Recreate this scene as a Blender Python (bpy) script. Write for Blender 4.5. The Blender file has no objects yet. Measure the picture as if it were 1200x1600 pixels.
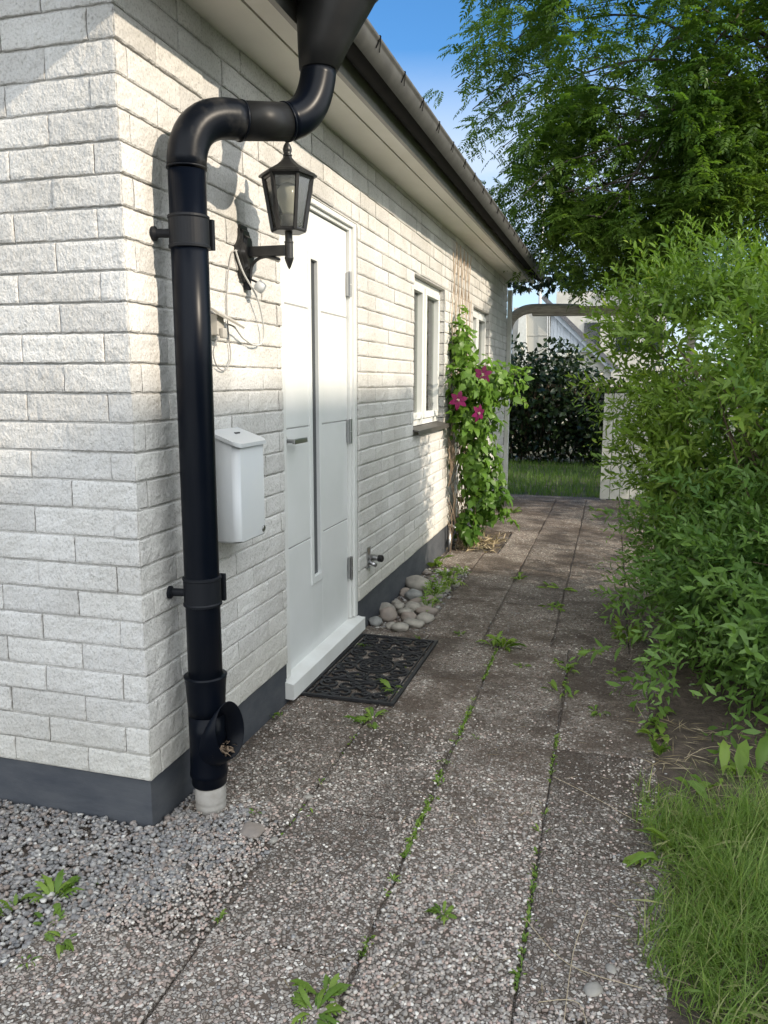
import bpy, bmesh, math, random
import numpy as np
from mathutils import Vector, Matrix, Euler, noise
R = math.radians
random.seed(7)
rng = np.random.default_rng(7)
scene = bpy.context.scene
C = scene.collection

# ------------------------------------------------------------------ camera, sky, sun, exposure
cam_d = bpy.data.cameras.new("camera")
cam_d.sensor_fit = 'AUTO'; cam_d.sensor_width = 36.0
cam_d.lens = 27.545; cam_d.clip_start = .05; cam_d.clip_end = 2000
cam = bpy.data.objects.new("camera", cam_d); C.objects.link(cam)
yaw, pitch = R(16.008), R(9.465)
fw = Vector((-math.sin(yaw)*math.cos(pitch), math.cos(yaw)*math.cos(pitch), -math.sin(pitch)))
cam.matrix_world = Matrix.Translation((1.33573, -2.00473, 1.24965)) @ (fw.to_track_quat('-Z', 'Y') @ Euler((0, 0, R(.115))).to_quaternion()).to_matrix().to_4x4()
scene.camera = cam

SUN = Vector((-1, .27, -.55)).normalized()
elev = math.asin(-SUN.z)
az = math.atan2(-SUN.x, -SUN.y)          # compass style, from +Y towards +X
world = bpy.data.worlds.new("World"); scene.world = world; world.use_nodes = True
wn, wl = world.node_tree.nodes, world.node_tree.links
bg = wn['Background']; bg.inputs['Strength'].default_value = .065
sky = wn.new('ShaderNodeTexSky'); sky.sky_type = 'NISHITA'; sky.sun_disc = False
sky.sun_elevation = elev; sky.sun_rotation = az
sky.air_density = 1.0; sky.dust_density = .0; sky.ozone_density = 3.5
tc = wn.new('ShaderNodeTexCoord'); mp = wn.new('ShaderNodeMapping'); mp.inputs['Scale'].default_value = (1, 1, 2.2); mp.inputs['Location'].default_value = (4.1, -2, 1)
wl.new(tc.outputs['Generated'], mp.inputs['Vector'])
nz = wn.new('ShaderNodeTexNoise'); nz.inputs['Scale'].default_value = 3.1; nz.inputs['Detail'].default_value = 7; nz.inputs['Roughness'].default_value = .58
wl.new(mp.outputs['Vector'], nz.inputs['Vector'])
cr = wn.new('ShaderNodeValToRGB'); cr.color_ramp.elements[0].position = .26; cr.color_ramp.elements[1].position = .56
wl.new(nz.outputs['Fac'], cr.inputs['Fac'])
# clouds thin out towards the zenith
sp = wn.new('ShaderNodeSeparateXYZ'); wl.new(tc.outputs['Generated'], sp.inputs['Vector'])
mr = wn.new('ShaderNodeMapRange'); mr.inputs['From Min'].default_value = .26; mr.inputs['From Max'].default_value = .36
mr.inputs['To Min'].default_value = .8; mr.inputs['To Max'].default_value = .0
wl.new(sp.outputs['Z'], mr.inputs['Value'])
mm = wn.new('ShaderNodeMath'); mm.operation = 'MULTIPLY'; wl.new(cr.outputs['Color'], mm.inputs[0]); wl.new(mr.outputs['Result'], mm.inputs[1])
mx = wn.new('ShaderNodeMixRGB'); mx.inputs['Color2'].default_value = (5.2, 6.0, 7.2, 1)
wl.new(mm.outputs[0], mx.inputs['Fac']); hs = wn.new('ShaderNodeHueSaturation'); hs.inputs['Saturation'].default_value = 1.22; hs.inputs['Value'].default_value = 1.45
wl.new(sky.outputs['Color'], hs.inputs['Color']); wl.new(hs.outputs['Color'], mx.inputs['Color1']); 
# unseen bright cloud added over the sunward sky to lift light on shaded walls
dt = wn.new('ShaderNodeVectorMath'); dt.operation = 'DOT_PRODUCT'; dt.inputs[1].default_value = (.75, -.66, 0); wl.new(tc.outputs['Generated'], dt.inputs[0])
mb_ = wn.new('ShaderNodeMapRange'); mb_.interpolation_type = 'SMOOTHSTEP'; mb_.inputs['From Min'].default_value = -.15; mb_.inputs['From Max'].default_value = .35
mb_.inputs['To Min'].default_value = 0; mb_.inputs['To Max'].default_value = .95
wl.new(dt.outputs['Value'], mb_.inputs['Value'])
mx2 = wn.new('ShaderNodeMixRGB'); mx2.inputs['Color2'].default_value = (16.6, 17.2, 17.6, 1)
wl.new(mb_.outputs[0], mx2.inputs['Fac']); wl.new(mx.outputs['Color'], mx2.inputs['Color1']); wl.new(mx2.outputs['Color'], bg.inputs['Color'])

sd = bpy.data.lights.new("sun", 'SUN'); sd.energy = 2.0; sd.angle = R(.55); sd.color = (1, .87, .70)
sun = bpy.data.objects.new("sun", sd); C.objects.link(sun)
sun.rotation_euler = SUN.to_track_quat('-Z', 'Y').to_euler(); sun.location = (8, -4, 8)
vs = scene.view_settings
vs.view_transform = 'Standard'; vs.look = 'None'; vs.gamma = 1; vs.use_curve_mapping = False; vs.exposure = 1.25

# ------------------------------------------------------------------ materials
def mat(name, col=(.5, .5, .5), rough=.6, metal=0, col2=None, nscale=8, nmix=(.35, .65), bump=0, bscale=60, bdist=.002,
        bump2=0, b2scale=8, b2dist=.004, spec=.5, stretch=(1, 1, 1), detail=6):
    m = bpy.data.materials.new(name); m.use_nodes = True
    n, l = m.node_tree.nodes, m.node_tree.links
    b = n['Principled BSDF']; b.inputs['Roughness'].default_value = rough; b.inputs['Metallic'].default_value = metal
    b.inputs['Specular IOR Level'].default_value = spec
    b.inputs['Base Color'].default_value = (*col, 1)
    t = n.new('ShaderNodeTexCoord'); mpn = n.new('ShaderNodeMapping'); mpn.inputs['Scale'].default_value = stretch
    l.new(t.outputs['Object'], mpn.inputs['Vector']); vec = mpn.outputs['Vector']
    if col2 is not None:
        x = n.new('ShaderNodeTexNoise'); x.inputs['Scale'].default_value = nscale; x.inputs['Detail'].default_value = detail; x.inputs['Roughness'].default_value = .6
        l.new(vec, x.inputs['Vector'])
        r = n.new('ShaderNodeValToRGB'); r.color_ramp.elements[0].position, r.color_ramp.elements[1].position = nmix
        r.color_ramp.elements[0].color = (*col, 1); r.color_ramp.elements[1].color = (*col2, 1)
        l.new(x.outputs['Fac'], r.inputs['Fac']); l.new(r.outputs['Color'], b.inputs['Base Color'])
    prev = None
    for s, sc, di in ((bump, bscale, bdist), (bump2, b2scale, b2dist)):
        if s:
            x = n.new('ShaderNodeTexNoise'); x.inputs['Scale'].default_value = sc; x.inputs['Detail'].default_value = 5; l.new(vec, x.inputs['Vector'])
            bp = n.new('ShaderNodeBump'); bp.inputs['Strength'].default_value = s; bp.inputs['Distance'].default_value = di
            l.new(x.outputs['Fac'], bp.inputs['Height'])
            if prev: l.new(prev.outputs['Normal'], bp.inputs['Normal'])
            prev = bp
    if prev: l.new(prev.outputs['Normal'], b.inputs['Normal'])
    return m

def leafmat(name, c1, c2, trans=.35, rough=.45, c3=None):
    """foliage: hue varies per leaf through the 'v' face attribute"""
    m = bpy.data.materials.new(name); m.use_nodes = True
    n, l = m.node_tree.nodes, m.node_tree.links
    b = n['Principled BSDF']; b.inputs['Roughness'].default_value = rough; b.inputs['Specular IOR Level'].default_value = .35
    a = n.new('ShaderNodeAttribute'); a.attribute_name = 'v'
    r = n.new('ShaderNodeValToRGB'); r.color_ramp.elements[0].color = (*c1, 1); r.color_ramp.elements[1].color = (*c2, 1)
    if c3:
        e = r.color_ramp.elements.new(.93); e.color = (*c2, 1); r.color_ramp.elements[-1].color = (*c3, 1)
    l.new(a.outputs['Fac'], r.inputs['Fac']); l.new(r.outputs['Color'], b.inputs['Base Color'])
    tr = n.new('ShaderNodeBsdfTranslucent')
    g = n.new('ShaderNodeMixRGB'); g.blend_type = 'MULTIPLY'; g.inputs['Fac'].default_value = 1; g.inputs['Color2'].default_value = (1.25, 1.35, .55, 1)
    l.new(r.outputs['Color'], g.inputs['Color1']); l.new(g.outputs['Color'], tr.inputs['Color'])
    ms = n.new('ShaderNodeMixShader'); ms.inputs['Fac'].default_value = trans
    l.new(b.outputs[0], ms.inputs[1]); l.new(tr.outputs[0], ms.inputs[2]); l.new(ms.outputs[0], n['Material Output'].inputs['Surface'])
    return m

def glassmat(name, tint=(.8, .85, .85), fac=.35, rough=.02):
    m = bpy.data.materials.new(name); m.use_nodes = True
    n, l = m.node_tree.nodes, m.node_tree.links
    n.remove(n['Principled BSDF'])
    tr = n.new('ShaderNodeBsdfTransparent'); tr.inputs['Color'].default_value = (*tint, 1)
    gl = n.new('ShaderNodeBsdfGlossy'); gl.inputs['Roughness'].default_value = rough
    fr = n.new('ShaderNodeFresnel'); fr.inputs['IOR'].default_value = 1.5
    ad = n.new('ShaderNodeMath'); ad.operation = 'ADD'; ad.use_clamp = True; ad.inputs[1].default_value = fac
    l.new(fr.outputs[0], ad.inputs[0])
    ms = n.new('ShaderNodeMixShader'); l.new(ad.outputs[0], ms.inputs['Fac']); l.new(tr.outputs[0], ms.inputs[1]); l.new(gl.outputs[0], ms.inputs[2])
    l.new(ms.outputs[0], n['Material Output'].inputs['Surface'])
    return m

def brickmat():
    m = bpy.data.materials.new('white_split_face_brick'); m.use_nodes = True
    n, l = m.node_tree.nodes, m.node_tree.links
    b = n['Principled BSDF']; b.inputs['Roughness'].default_value = .85; b.inputs['Specular IOR Level'].default_value = .25
    t = n.new('ShaderNodeTexCoord')
    a = n.new('ShaderNodeAttribute'); a.attribute_name = 'v'
    r = n.new('ShaderNodeValToRGB'); r.color_ramp.elements[0].color = (.61, .598, .575, 1); r.color_ramp.elements[1].color = (.73, .718, .69, 1)
    l.new(a.outputs['Fac'], r.inputs['Fac'])
    # pores and worn specks
    x = n.new('ShaderNodeTexNoise'); x.inputs['Scale'].default_value = 130; x.inputs['Detail'].default_value = 4; x.inputs['Roughness'].default_value = .7
    l.new(t.outputs['Object'], x.inputs['Vector'])
    rp = n.new('ShaderNodeValToRGB'); rp.color_ramp.elements[0].position = .30; rp.color_ramp.elements[0].color = (.50, .49, .47, 1)
    rp.color_ramp.elements[1].position = .50; rp.color_ramp.elements[1].color = (1, 1, 1, 1); l.new(x.outputs['Fac'], rp.inputs['Fac'])
    m1 = n.new('ShaderNodeMixRGB'); m1.blend_type = 'MULTIPLY'; m1.inputs['Fac'].default_value = .8
    l.new(r.outputs['Color'], m1.inputs['Color1']); l.new(rp.outputs['Color'], m1.inputs['Color2'])
    # broad weather staining
    y = n.new('ShaderNodeTexNoise'); y.inputs['Scale'].default_value = 2.3; y.inputs['Detail'].default_value = 8; y.inputs['Roughness'].default_value = .65
    l.new(t.outputs['Object'], y.inputs['Vector'])
    ry = n.new('ShaderNodeValToRGB'); ry.color_ramp.elements[0].position = .35; ry.color_ramp.elements[0].color = (.84, .83, .81, 1)
    ry.color_ramp.elements[1].position = .6; ry.color_ramp.elements[1].color = (1, 1, 1, 1); l.new(y.outputs['Fac'], ry.inputs['Fac'])
    m2 = n.new('ShaderNodeMixRGB'); m2.blend_type = 'MULTIPLY'; m2.inputs['Fac'].default_value = 1
    l.new(m1.outputs['Color'], m2.inputs['Color1']); l.new(ry.outputs['Color'], m2.inputs['Color2'])
    # splash dirt on the lowest courses
    s = n.new('ShaderNodeSeparateXYZ'); l.new(t.outputs['Object'], s.inputs['Vector'])
    mr = n.new('ShaderNodeMapRange'); mr.inputs['From Min'].default_value = .0; mr.inputs['From Max'].default_value = .26; mr.inputs['To Min'].default_value = .75; mr.inputs['To Max'].default_value = 0
    l.new(s.outputs['Z'], mr.inputs['Value'])
    mu = n.new('ShaderNodeMath'); mu.operation = 'MULTIPLY'; l.new(mr.outputs[0], mu.inputs[0]); l.new(y.outputs['Fac'], mu.inputs[1])
    m3 = n.new('ShaderNodeMixRGB'); m3.inputs['Color2'].default_value = (.50, .47, .38, 1)
    l.new(mu.outputs[0], m3.inputs['Fac']); l.new(m2.outputs['Color'], m3.inputs['Color1']); l.new(m3.outputs['Color'], b.inputs['Base Color'])
    # split face relief, streaky on a slant
    mp_ = n.new('ShaderNodeMapping'); mp_.inputs['Rotation'].default_value = (R(35), R(35), 0); mp_.inputs['Scale'].default_value = (1, 1, .75)
    l.new(t.outputs['Object'], mp_.inputs['Vector'])
    p = None
    for sc, st, di in ((48, .6, .006), (125, .85, .0045), (300, .55, .002)):
        q = n.new('ShaderNodeTexNoise'); q.inputs['Scale'].default_value = sc; q.inputs['Detail'].default_value = 3
        l.new(mp_.outputs['Vector'], q.inputs['Vector'])
        bp = n.new('ShaderNodeBump'); bp.inputs['Strength'].default_value = st; bp.inputs['Distance'].default_value = di
        l.new(q.outputs['Fac'], bp.inputs['Height'])
        if p: l.new(p.outputs['Normal'], bp.inputs['Normal'])
        p = bp
    l.new(p.outputs['Normal'], b.inputs['Normal'])
    return m

def pebblemat(name, scale, darkness=1.0, mortar=(.112, .086, .066), colours=None, dirt=.8, edge=.10):
    """exposed aggregate: coloured pebbles set in dark mortar, with mud and moss patches"""
    m = bpy.data.materials.new(name); m.use_nodes = True
    n, l = m.node_tree.nodes, m.node_tree.links
    b = n['Principled BSDF']; b.inputs['Roughness'].default_value = .78; b.inputs['Specular IOR Level'].default_value = .35
    t = n.new('ShaderNodeTexCoord')
    wv = n.new('ShaderNodeTexNoise'); wv.inputs['Scale'].default_value = 80; wv.inputs['Detail'].default_value = 2; l.new(t.outputs['Object'], wv.inputs['Vector'])
    sb = n.new('ShaderNodeVectorMath'); sb.operation = 'SUBTRACT'; sb.inputs[1].default_value = (.5, .5, .5); l.new(wv.outputs['Color'], sb.inputs[0])
    ml = n.new('ShaderNodeVectorMath'); ml.operation = 'SCALE'; ml.inputs['Scale'].default_value = .012; l.new(sb.outputs[0], ml.inputs[0])
    av = n.new('ShaderNodeVectorMath'); av.operation = 'ADD'; l.new(t.outputs['Object'], av.inputs[0]); l.new(ml.outputs[0], av.inputs[1])
    v1 = n.new('ShaderNodeTexVoronoi'); v1.inputs['Scale'].default_value = scale; l.new(av.outputs[0], v1.inputs['Vector'])
    v2 = n.new('ShaderNodeTexVoronoi'); v2.feature = 'DISTANCE_TO_EDGE'; v2.inputs['Scale'].default_value = scale; l.new(av.outputs[0], v2.inputs['Vector'])
    sc = n.new('ShaderNodeSeparateColor'); l.new(v1.outputs['Color'], sc.inputs[0])
    r = n.new('ShaderNodeValToRGB'); r.color_ramp.interpolation = 'LINEAR'
    cols = colours or [(0, (.17, .15, .13)), (.22, (.26, .232, .20)), (.40, (.33, .28, .235)), (.55, (.24, .208, .178)), (.68, (.35, .265, .22)), (.78, (.29, .265, .235)), (.90, (.41, .375, .33)), (.97, (.66, .61, .54))]
    r.color_ramp.elements[0].position = cols[0][0]; r.color_ramp.elements[0].color = (*[c*darkness for c in cols[0][1]], 1)
    r.color_ramp.elements[1].position = cols[-1][0]; r.color_ramp.elements[1].color = (*[c*darkness for c in cols[-1][1]], 1)
    for p, c in cols[1:-1]:
        e = r.color_ramp.elements.new(p); e.color = (*[q*darkness for q in c], 1)
    l.new(sc.outputs[0], r.inputs['Fac'])
    re = n.new('ShaderNodeMapRange'); re.interpolation_type = 'SMOOTHSTEP'; re.inputs['From Min'].default_value = .02; re.inputs['From Max'].default_value = edge+.04
    l.new(v2.outputs['Distance'], re.inputs['Value'])
    # some pebbles sit deeper, hidden by mortar
    hid = n.new('ShaderNodeMapRange'); hid.inputs['From Min'].default_value = .06; hid.inputs['From Max'].default_value = .20; l.new(sc.outputs[1], hid.inputs['Value'])
    hm = n.new('ShaderNodeMath'); hm.operation = 'MULTIPLY'; l.new(re.outputs[0], hm.inputs[0]); l.new(hid.outputs[0], hm.inputs[1])
    m1 = n.new('ShaderNodeMixRGB'); m1.inputs['Color1'].default_value = (*mortar, 1); l.new(hm.outputs[0], m1.inputs['Fac']); l.new(r.outputs['Color'], m1.inputs['Color2'])
    d = n.new('ShaderNodeTexNoise'); d.inputs['Scale'].default_value = 2.6; d.inputs['Detail'].default_value = 9; d.inputs['Roughness'].default_value = .68; l.new(t.outputs['Object'], d.inputs['Vector'])
    rd = n.new('ShaderNodeValToRGB'); rd.color_ramp.elements[0].position = .42; rd.color_ramp.elements[1].position = .585; l.new(d.outputs['Fac'], rd.inputs['Fac'])
    # mud builds up away from the open gravel end
    s = n.new('ShaderNodeSeparateXYZ'); l.new(t.outputs['Object'], s.inputs['Vector'])
    my = n.new('ShaderNodeMapRange'); my.inputs['From Min'].default_value = -.35; my.inputs['From Max'].default_value = .9; my.inputs['To Min'].default_value = .12; my.inputs['To Max'].default_value = 1
    l.new(s.outputs['Y'], my.inputs['Value'])
    mu = n.new('ShaderNodeMath'); mu.operation = 'MULTIPLY'; l.new(rd.outputs['Color'], mu.inputs[0]); l.new(my.outputs[0], mu.inputs[1])
    mu2 = n.new('ShaderNodeMath'); mu2.operation = 'MULTIPLY'; mu2.inputs[1].default_value = dirt; l.new(mu.outputs[0], mu2.inputs[0])
    d2 = n.new('ShaderNodeTexNoise'); d2.inputs['Scale'].default_value = 1.7; d2.inputs['Detail'].default_value = 3; l.new(t.outputs['Object'], d2.inputs['Vector'])
    cd = n.new('ShaderNodeMixRGB'); cd.inputs['Color1'].default_value = (.040, .030, .023, 1); cd.inputs['Color2'].default_value = (.095, .066, .045, 1); l.new(d2.outputs['Fac'], cd.inputs['Fac'])
    m2 = n.new('ShaderNodeMixRGB'); l.new(mu2.outputs[0], m2.inputs['Fac']); l.new(m1.outputs['Color'], m2.inputs['Color1']); l.new(cd.outputs['Color'], m2.inputs['Color2'])
    at_ = n.new('ShaderNodeAttribute'); at_.attribute_name = 'tone'          # each slab was cast in its own tone
    ma = n.new('ShaderNodeMath'); ma.operation = 'ADD'; ma.inputs[1].default_value = 1; l.new(at_.outputs['Fac'], ma.inputs[0])
    vs_ = n.new('ShaderNodeVectorMath'); vs_.operation = 'SCALE'; l.new(m2.outputs['Color'], vs_.inputs[0]); l.new(ma.outputs[0], vs_.inputs['Scale'])
    l.new(vs_.outputs[0], b.inputs['Base Color'])
    bp = n.new('ShaderNodeBump'); bp.inputs['Strength'].default_value = .9; bp.inputs['Distance'].default_value = .35/scale; l.new(hm.outputs[0], bp.inputs['Height'])
    g = n.new('ShaderNodeTexNoise'); g.inputs['Scale'].default_value = 260; l.new(t.outputs['Object'], g.inputs['Vector'])
    b2 = n.new('ShaderNodeBump'); b2.inputs['Strength'].default_value = .5; b2.inputs['Distance'].default_value = .002; l.new(g.outputs['Fac'], b2.inputs['Height']); l.new(bp.outputs['Normal'], b2.inputs['Normal'])
    l.new(b2.outputs['Normal'], b.inputs['Normal'])
    return m

def varmat(name, cols, rough=.75, bump=.4, bscale=90, bdist=.002):
    """stones: colour picked per stone through the 'v' face attribute"""
    m = mat(name, rough=rough, bump=bump, bscale=bscale, bdist=bdist); n, l = m.node_tree.nodes, m.node_tree.links
    a = n.new('ShaderNodeAttribute'); a.attribute_name = 'v'
    r = n.new('ShaderNodeValToRGB'); k = len(cols)-1
    r.color_ramp.elements[0].color = (*cols[0], 1); r.color_ramp.elements[1].color = (*cols[-1], 1)
    for i, c in enumerate(cols[1:-1]):
        e = r.color_ramp.elements.new((i+1)/k); e.color = (*c, 1)
    l.new(a.outputs['Fac'], r.inputs['Fac'])
    x = n.new('ShaderNodeTexNoise'); x.inputs['Scale'].default_value = 55; x.inputs['Detail'].default_value = 4
    t = n.new('ShaderNodeTexCoord'); l.new(t.outputs['Object'], x.inputs['Vector'])
    rr = n.new('ShaderNodeMapRange'); rr.inputs['To Min'].default_value = .65; rr.inputs['To Max'].default_value = 1.25; l.new(x.outputs['Fac'], rr.inputs['Value'])
    mu = n.new('ShaderNodeVectorMath'); mu.operation = 'SCALE'; l.new(r.outputs['Color'], mu.inputs[0]); l.new(rr.outputs[0], mu.inputs['Scale'])
    l.new(mu.outputs[0], n['Principled BSDF'].inputs['Base Color'])
    return m

M = dict(
    brick=brickmat(),
    plinth=mat('painted_plinth', (.048, .054, .066), .8, col2=(.078, .083, .092), nscale=5, bump=.6, bscale=25, bdist=.003, bump2=.4, b2scale=140, b2dist=.001, stretch=(1, 1, 2.5)),
    soffit=mat('soffit_paint', (.80, .78, .72), .7, col2=(.74, .72, .66), nscale=3, bump=.1, bscale=60),
    fascia=mat('grey_metal_fascia', (.33, .32, .30), .55, col2=(.28, .27, .25), nscale=4),
    gutter=mat('dark_gutter_metal', (.002, .002, .0022), .8, col2=(.006, .006, .006), nscale=9, spec=.12),
    gutter_lit=mat('grey_gutter_lit_band', (.105, .104, .10), .5, col2=(.075, .074, .072), nscale=14, spec=.4),  # grey of the sunlit outer face, put into the colour
    roof=mat('roof_sheet', (.045, .045, .05), .6, bump=.5, bscale=40),
    pipe=mat('black_plastic_pipe', (.0025, .0040, .0080), .30, col2=(.016, .018, .021), nscale=4.5, nmix=(.5, .85), bump=.05, bscale=14, bdist=.002, stretch=(1, 1, .18), spec=.12),
    pipe2=mat('dusty_dark_plastic', (.009, .010, .011), .42, col2=(.022, .022, .022), nscale=6, nmix=(.35, .8), bump=.05, bscale=20, spec=.2),
    clamp=mat('clamp_plastic', (.010, .0115, .015), .5, spec=.2),
    scuff=mat('scuffed_plastic', (.004, .0055, .009), .34, col2=(.045, .044, .042), nscale=11, nmix=(.53, .78), bump=.12, bscale=50, spec=.14),
    clay=mat('pale_grey_pipe', (.40, .38, .35), .8, col2=(.30, .28, .25), nscale=20, bump=.3, bscale=60),
    white=mat('white_paint_door', (.78, .79, .78), .34, col2=(.72, .735, .72), nscale=3, bump=.05, bscale=30),
    whiteframe=mat('white_paint_frame', (.78, .79, .77), .45, col2=(.70, .70, .67), nscale=6, bump=.1, bscale=60, stretch=(1, 1, .2)),
    groove=mat('groove_shadow_gap', (.35, .35, .34), .8),
    rubber=mat('weatherstrip', (.05, .05, .05), .7),
    mailbox=mat('light_grey_lacquer', (.58, .60, .61), .36, col2=(.62, .63, .62), nscale=3, bump=.02, bscale=40),
    chrome=mat('brushed_steel', (.42, .42, .42), .3, metal=1),
    lamp=mat('black_cast_aluminium', (.012, .012, .013), .38, col2=(.025, .025, .025), nscale=40, bump=.15, bscale=160, bdist=.001),
    lglass=glassmat('lantern_glass', (.88, .88, .85), .07, .18),
    bulb=mat('opal_bulb', (.62, .62, .58), .12), socket=mat('lamp_socket', (.16, .16, .17), .5),
    wglass=glassmat('window_glass', (.62, .68, .66), .10, .01),
    doorglass=mat('dark_door_glass', (.02, .025, .03), .08, spec=.8),
    curtain=mat('curtain_cloth', (.26, .27, .24), .9, col2=(.06, .09, .05), nscale=14, nmix=(.45, .6), stretch=(1, 2, .6)),
    room=mat('room_dark', (.05, .048, .045), .9),
    sill=mat('brown_metal_sill', (.085, .08, .072), .45, col2=(.06, .055, .05), nscale=12),
    cable=mat('white_cable', (.55, .55, .53), .5), jbox=mat('beige_box', (.42, .40, .36), .6), graycable=mat('grey_cable', (.32, .31, .30), .6),
    lath=mat('weathered_lath', (.50, .38, .28), .8, col2=(.60, .50, .40), nscale=30, bump=.3, bscale=100),
    mat=mat('black_rubber_mat', (.012, .013, .016), .55, col2=(.022, .022, .024), nscale=40, bump=.3, bscale=200, bdist=.001),
    soil=mat('dark_soil', (.060, .045, .033), .95, col2=(.12, .092, .068), nscale=22, bump=1, bscale=70, bdist=.02, bump2=.6, b2scale=300, b2dist=.004),
    straw=leafmat('dry_straw', (.30, .23, .13), (.48, .40, .27), .15, .7),
    drystem=mat('dry_stem', (.30, .22, .15), .85, col2=(.18, .13, .09), nscale=40),
    bark=mat('bark', (.10, .080, .062), .9, col2=(.055, .045, .036), nscale=18, bump=.8, bscale=30, bdist=.01, stretch=(1, 1, .3)),
    twig=mat('twig', (.11, .08, .05), .8),
    stem=mat('green_stem', (.13, .17, .05), .6),
    slab=pebblemat('aggregate_slab', 88, 1.12, dirt=.80), 
    grit=pebblemat('grit_bed', 75, .8, dirt=.5),
    stones=varmat('gravel_stones', [(.15, .148, .146), (.25, .24, .235), (.19, .182, .18), (.33, .32, .305), (.27, .21, .175), (.21, .205, .205), (.31, .26, .225), (.42, .405, .38), (.16, .158, .155), (.60, .575, .53)]),
    agg=varmat('aggregate_stones', [(.23, .205, .18), (.37, .33, .285), (.29, .257, .225), (.47, .42, .365), (.45, .33, .275), (.33, .30, .27), (.49, .36, .30), (.57, .52, .455), (.28, .25, .222), (.85, .80, .71)]),
    cobble=mat('cobble_stone', (.22, .205, .18), .7, col2=(.34, .315, .27), nscale=14, bump=.25, bscale=60, bdist=.004),
    cobble2=mat('cobble_stone_pink', (.30, .25, .21), .7, col2=(.22, .19, .165), nscale=11, bump=.25, bscale=60, bdist=.004),
    cobble3=mat('cobble_stone_grey', (.16, .165, .16), .7, col2=(.26, .26, .245), nscale=16, bump=.25, bscale=60, bdist=.004),
    ground=mat('grassy_earth', (.045, .060, .022), .95, col2=(.070, .055, .035), nscale=3, bump=.8, bscale=30, bdist=.02),
    wood=mat('grey_weathered_wood', (.52, .48, .43), .85, col2=(.32, .29, .26), nscale=9, bump=.5, bscale=40, bdist=.004, stretch=(1, 6, 6)),
    wpost=mat('white_painted_wood', (.66, .66, .62), .6, col2=(.55, .55, .50), nscale=10, bump=.2, bscale=60),
    wboard=mat('white_boards', (.62, .66, .72), .6, col2=(.55, .59, .64), nscale=3),
    cream=mat('cream_panel', (.42, .41, .37), .7), greyroof=mat('grey_tile_roof', (.16, .16, .17), .8, col2=(.10, .10, .11), nscale=20, bump=.5, bscale=20, bdist=.03),
    render_=mat('pale_render', (.55, .53, .48), .9, col2=(.47, .45, .40), nscale=4),
    pole=mat('white_pole', (.75, .75, .73), .4), darkpl=mat('black_plastic', (.01, .01, .011), .4),
    rowan=leafmat('rowan_leaf', (.070, .140, .030), (.215, .310, .055), .48, .36, (.42, .38, .08)),
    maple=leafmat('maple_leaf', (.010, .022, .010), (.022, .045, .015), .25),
    shrubA=leafmat('shrub_leaf', (.080, .160, .026), (.235, .350, .055), .38, .40, (.40, .46, .08)),
    shrubB=leafmat('shrub_leaf_dark', (.050, .125, .030), (.165, .280, .055), .34, .40, (.30, .40, .08)),
    clem=leafmat('clematis_leaf', (.060, .140, .022), (.150, .270, .036), .38, .4, (.24, .34, .06)),
    petal=leafmat('clematis_petal', (.13, .004, .055), (.22, .010, .10), .35, .5), stamen=mat('stamens', (.62, .55, .42), .7),
    grass=leafmat('grass_blade', (.115, .205, .032), (.26, .36, .085), .38, .45, (.46, .42, .22)),
    weed=leafmat('weed_leaf', (.095, .185, .028), (.24, .34, .06), .35, .45),
    lawn=leafmat('lawn_blade', (.060, .135, .020), (.13, .22, .035), .35, .5),
    hedge=leafmat('hedge_leaf', (.010, .022, .009), (.026, .048, .016), .2, .3),  # near-black leaf colour carries the shade of the tree above
)

# ------------------------------------------------------------------ helpers
def tag(o, label=None, cat=None, group=None, kind=None):
    if label: o['label'] = label
    if cat: o['category'] = cat
    if group: o['group'] = group
    if kind: o['kind'] = kind
    return o

def empty(name, label, cat, loc=(0, 0, 0), group=None):
    o = bpy.data.objects.new(name, None); C.objects.link(o); o.location = loc; o.empty_display_size = .1
    return tag(o, label, cat, group)

def par(o, parent):
    if parent is not None:
        o.parent = parent
        w = parent.location.copy(); p = parent.parent
        while p is not None: w += p.location; p = p.parent
        o.location = -w                     # parts are modelled in world coordinates
    return o

def link(name, bm, m, parent=None, smooth=False, recalc=True):
    if recalc: bmesh.ops.recalc_face_normals(bm, faces=bm.faces)
    me = bpy.data.meshes.new(name); bm.to_mesh(me); bm.free()
    if smooth:
        for p in me.polygons: p.use_smooth = True
    for mm_ in (m if isinstance(m, (list, tuple)) else [m]): me.materials.append(mm_)
    o = bpy.data.objects.new(name, me); C.objects.link(o)
    return par(o, parent)

def mesh_np(name, V, F, m, parent=None, attr=None, smooth=False):
    """V (n,3), F (k,4) or (k,3) integer array, attr per face"""
    V = np.asarray(V, dtype=np.float32).reshape(-1, 3); F = np.asarray(F, dtype=np.int32)
    k, s = F.shape
    me = bpy.data.meshes.new(name)
    me.vertices.add(len(V)); me.vertices.foreach_set('co', V.ravel())
    me.loops.add(k*s); me.loops.foreach_set('vertex_index', F.ravel())
    me.polygons.add(k); me.polygons.foreach_set('loop_start', np.arange(0, k*s, s, dtype=np.int32))
    try: me.polygons.foreach_set('loop_total', np.full(k, s, dtype=np.int32))
    except Exception: pass
    if smooth: me.polygons.foreach_set('use_smooth', np.ones(k, dtype=bool))
    if attr is not None:
        a = me.attributes.new('v', 'FLOAT', 'FACE'); a.data.foreach_set('value', np.asarray(attr, dtype=np.float32))
    me.update(calc_edges=True); me.validate()
    for mm_ in (m if isinstance(m, (list, tuple)) else [m]): me.materials.append(mm_)
    o = bpy.data.objects.new(name, me); C.objects.link(o)
    return par(o, parent)

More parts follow.
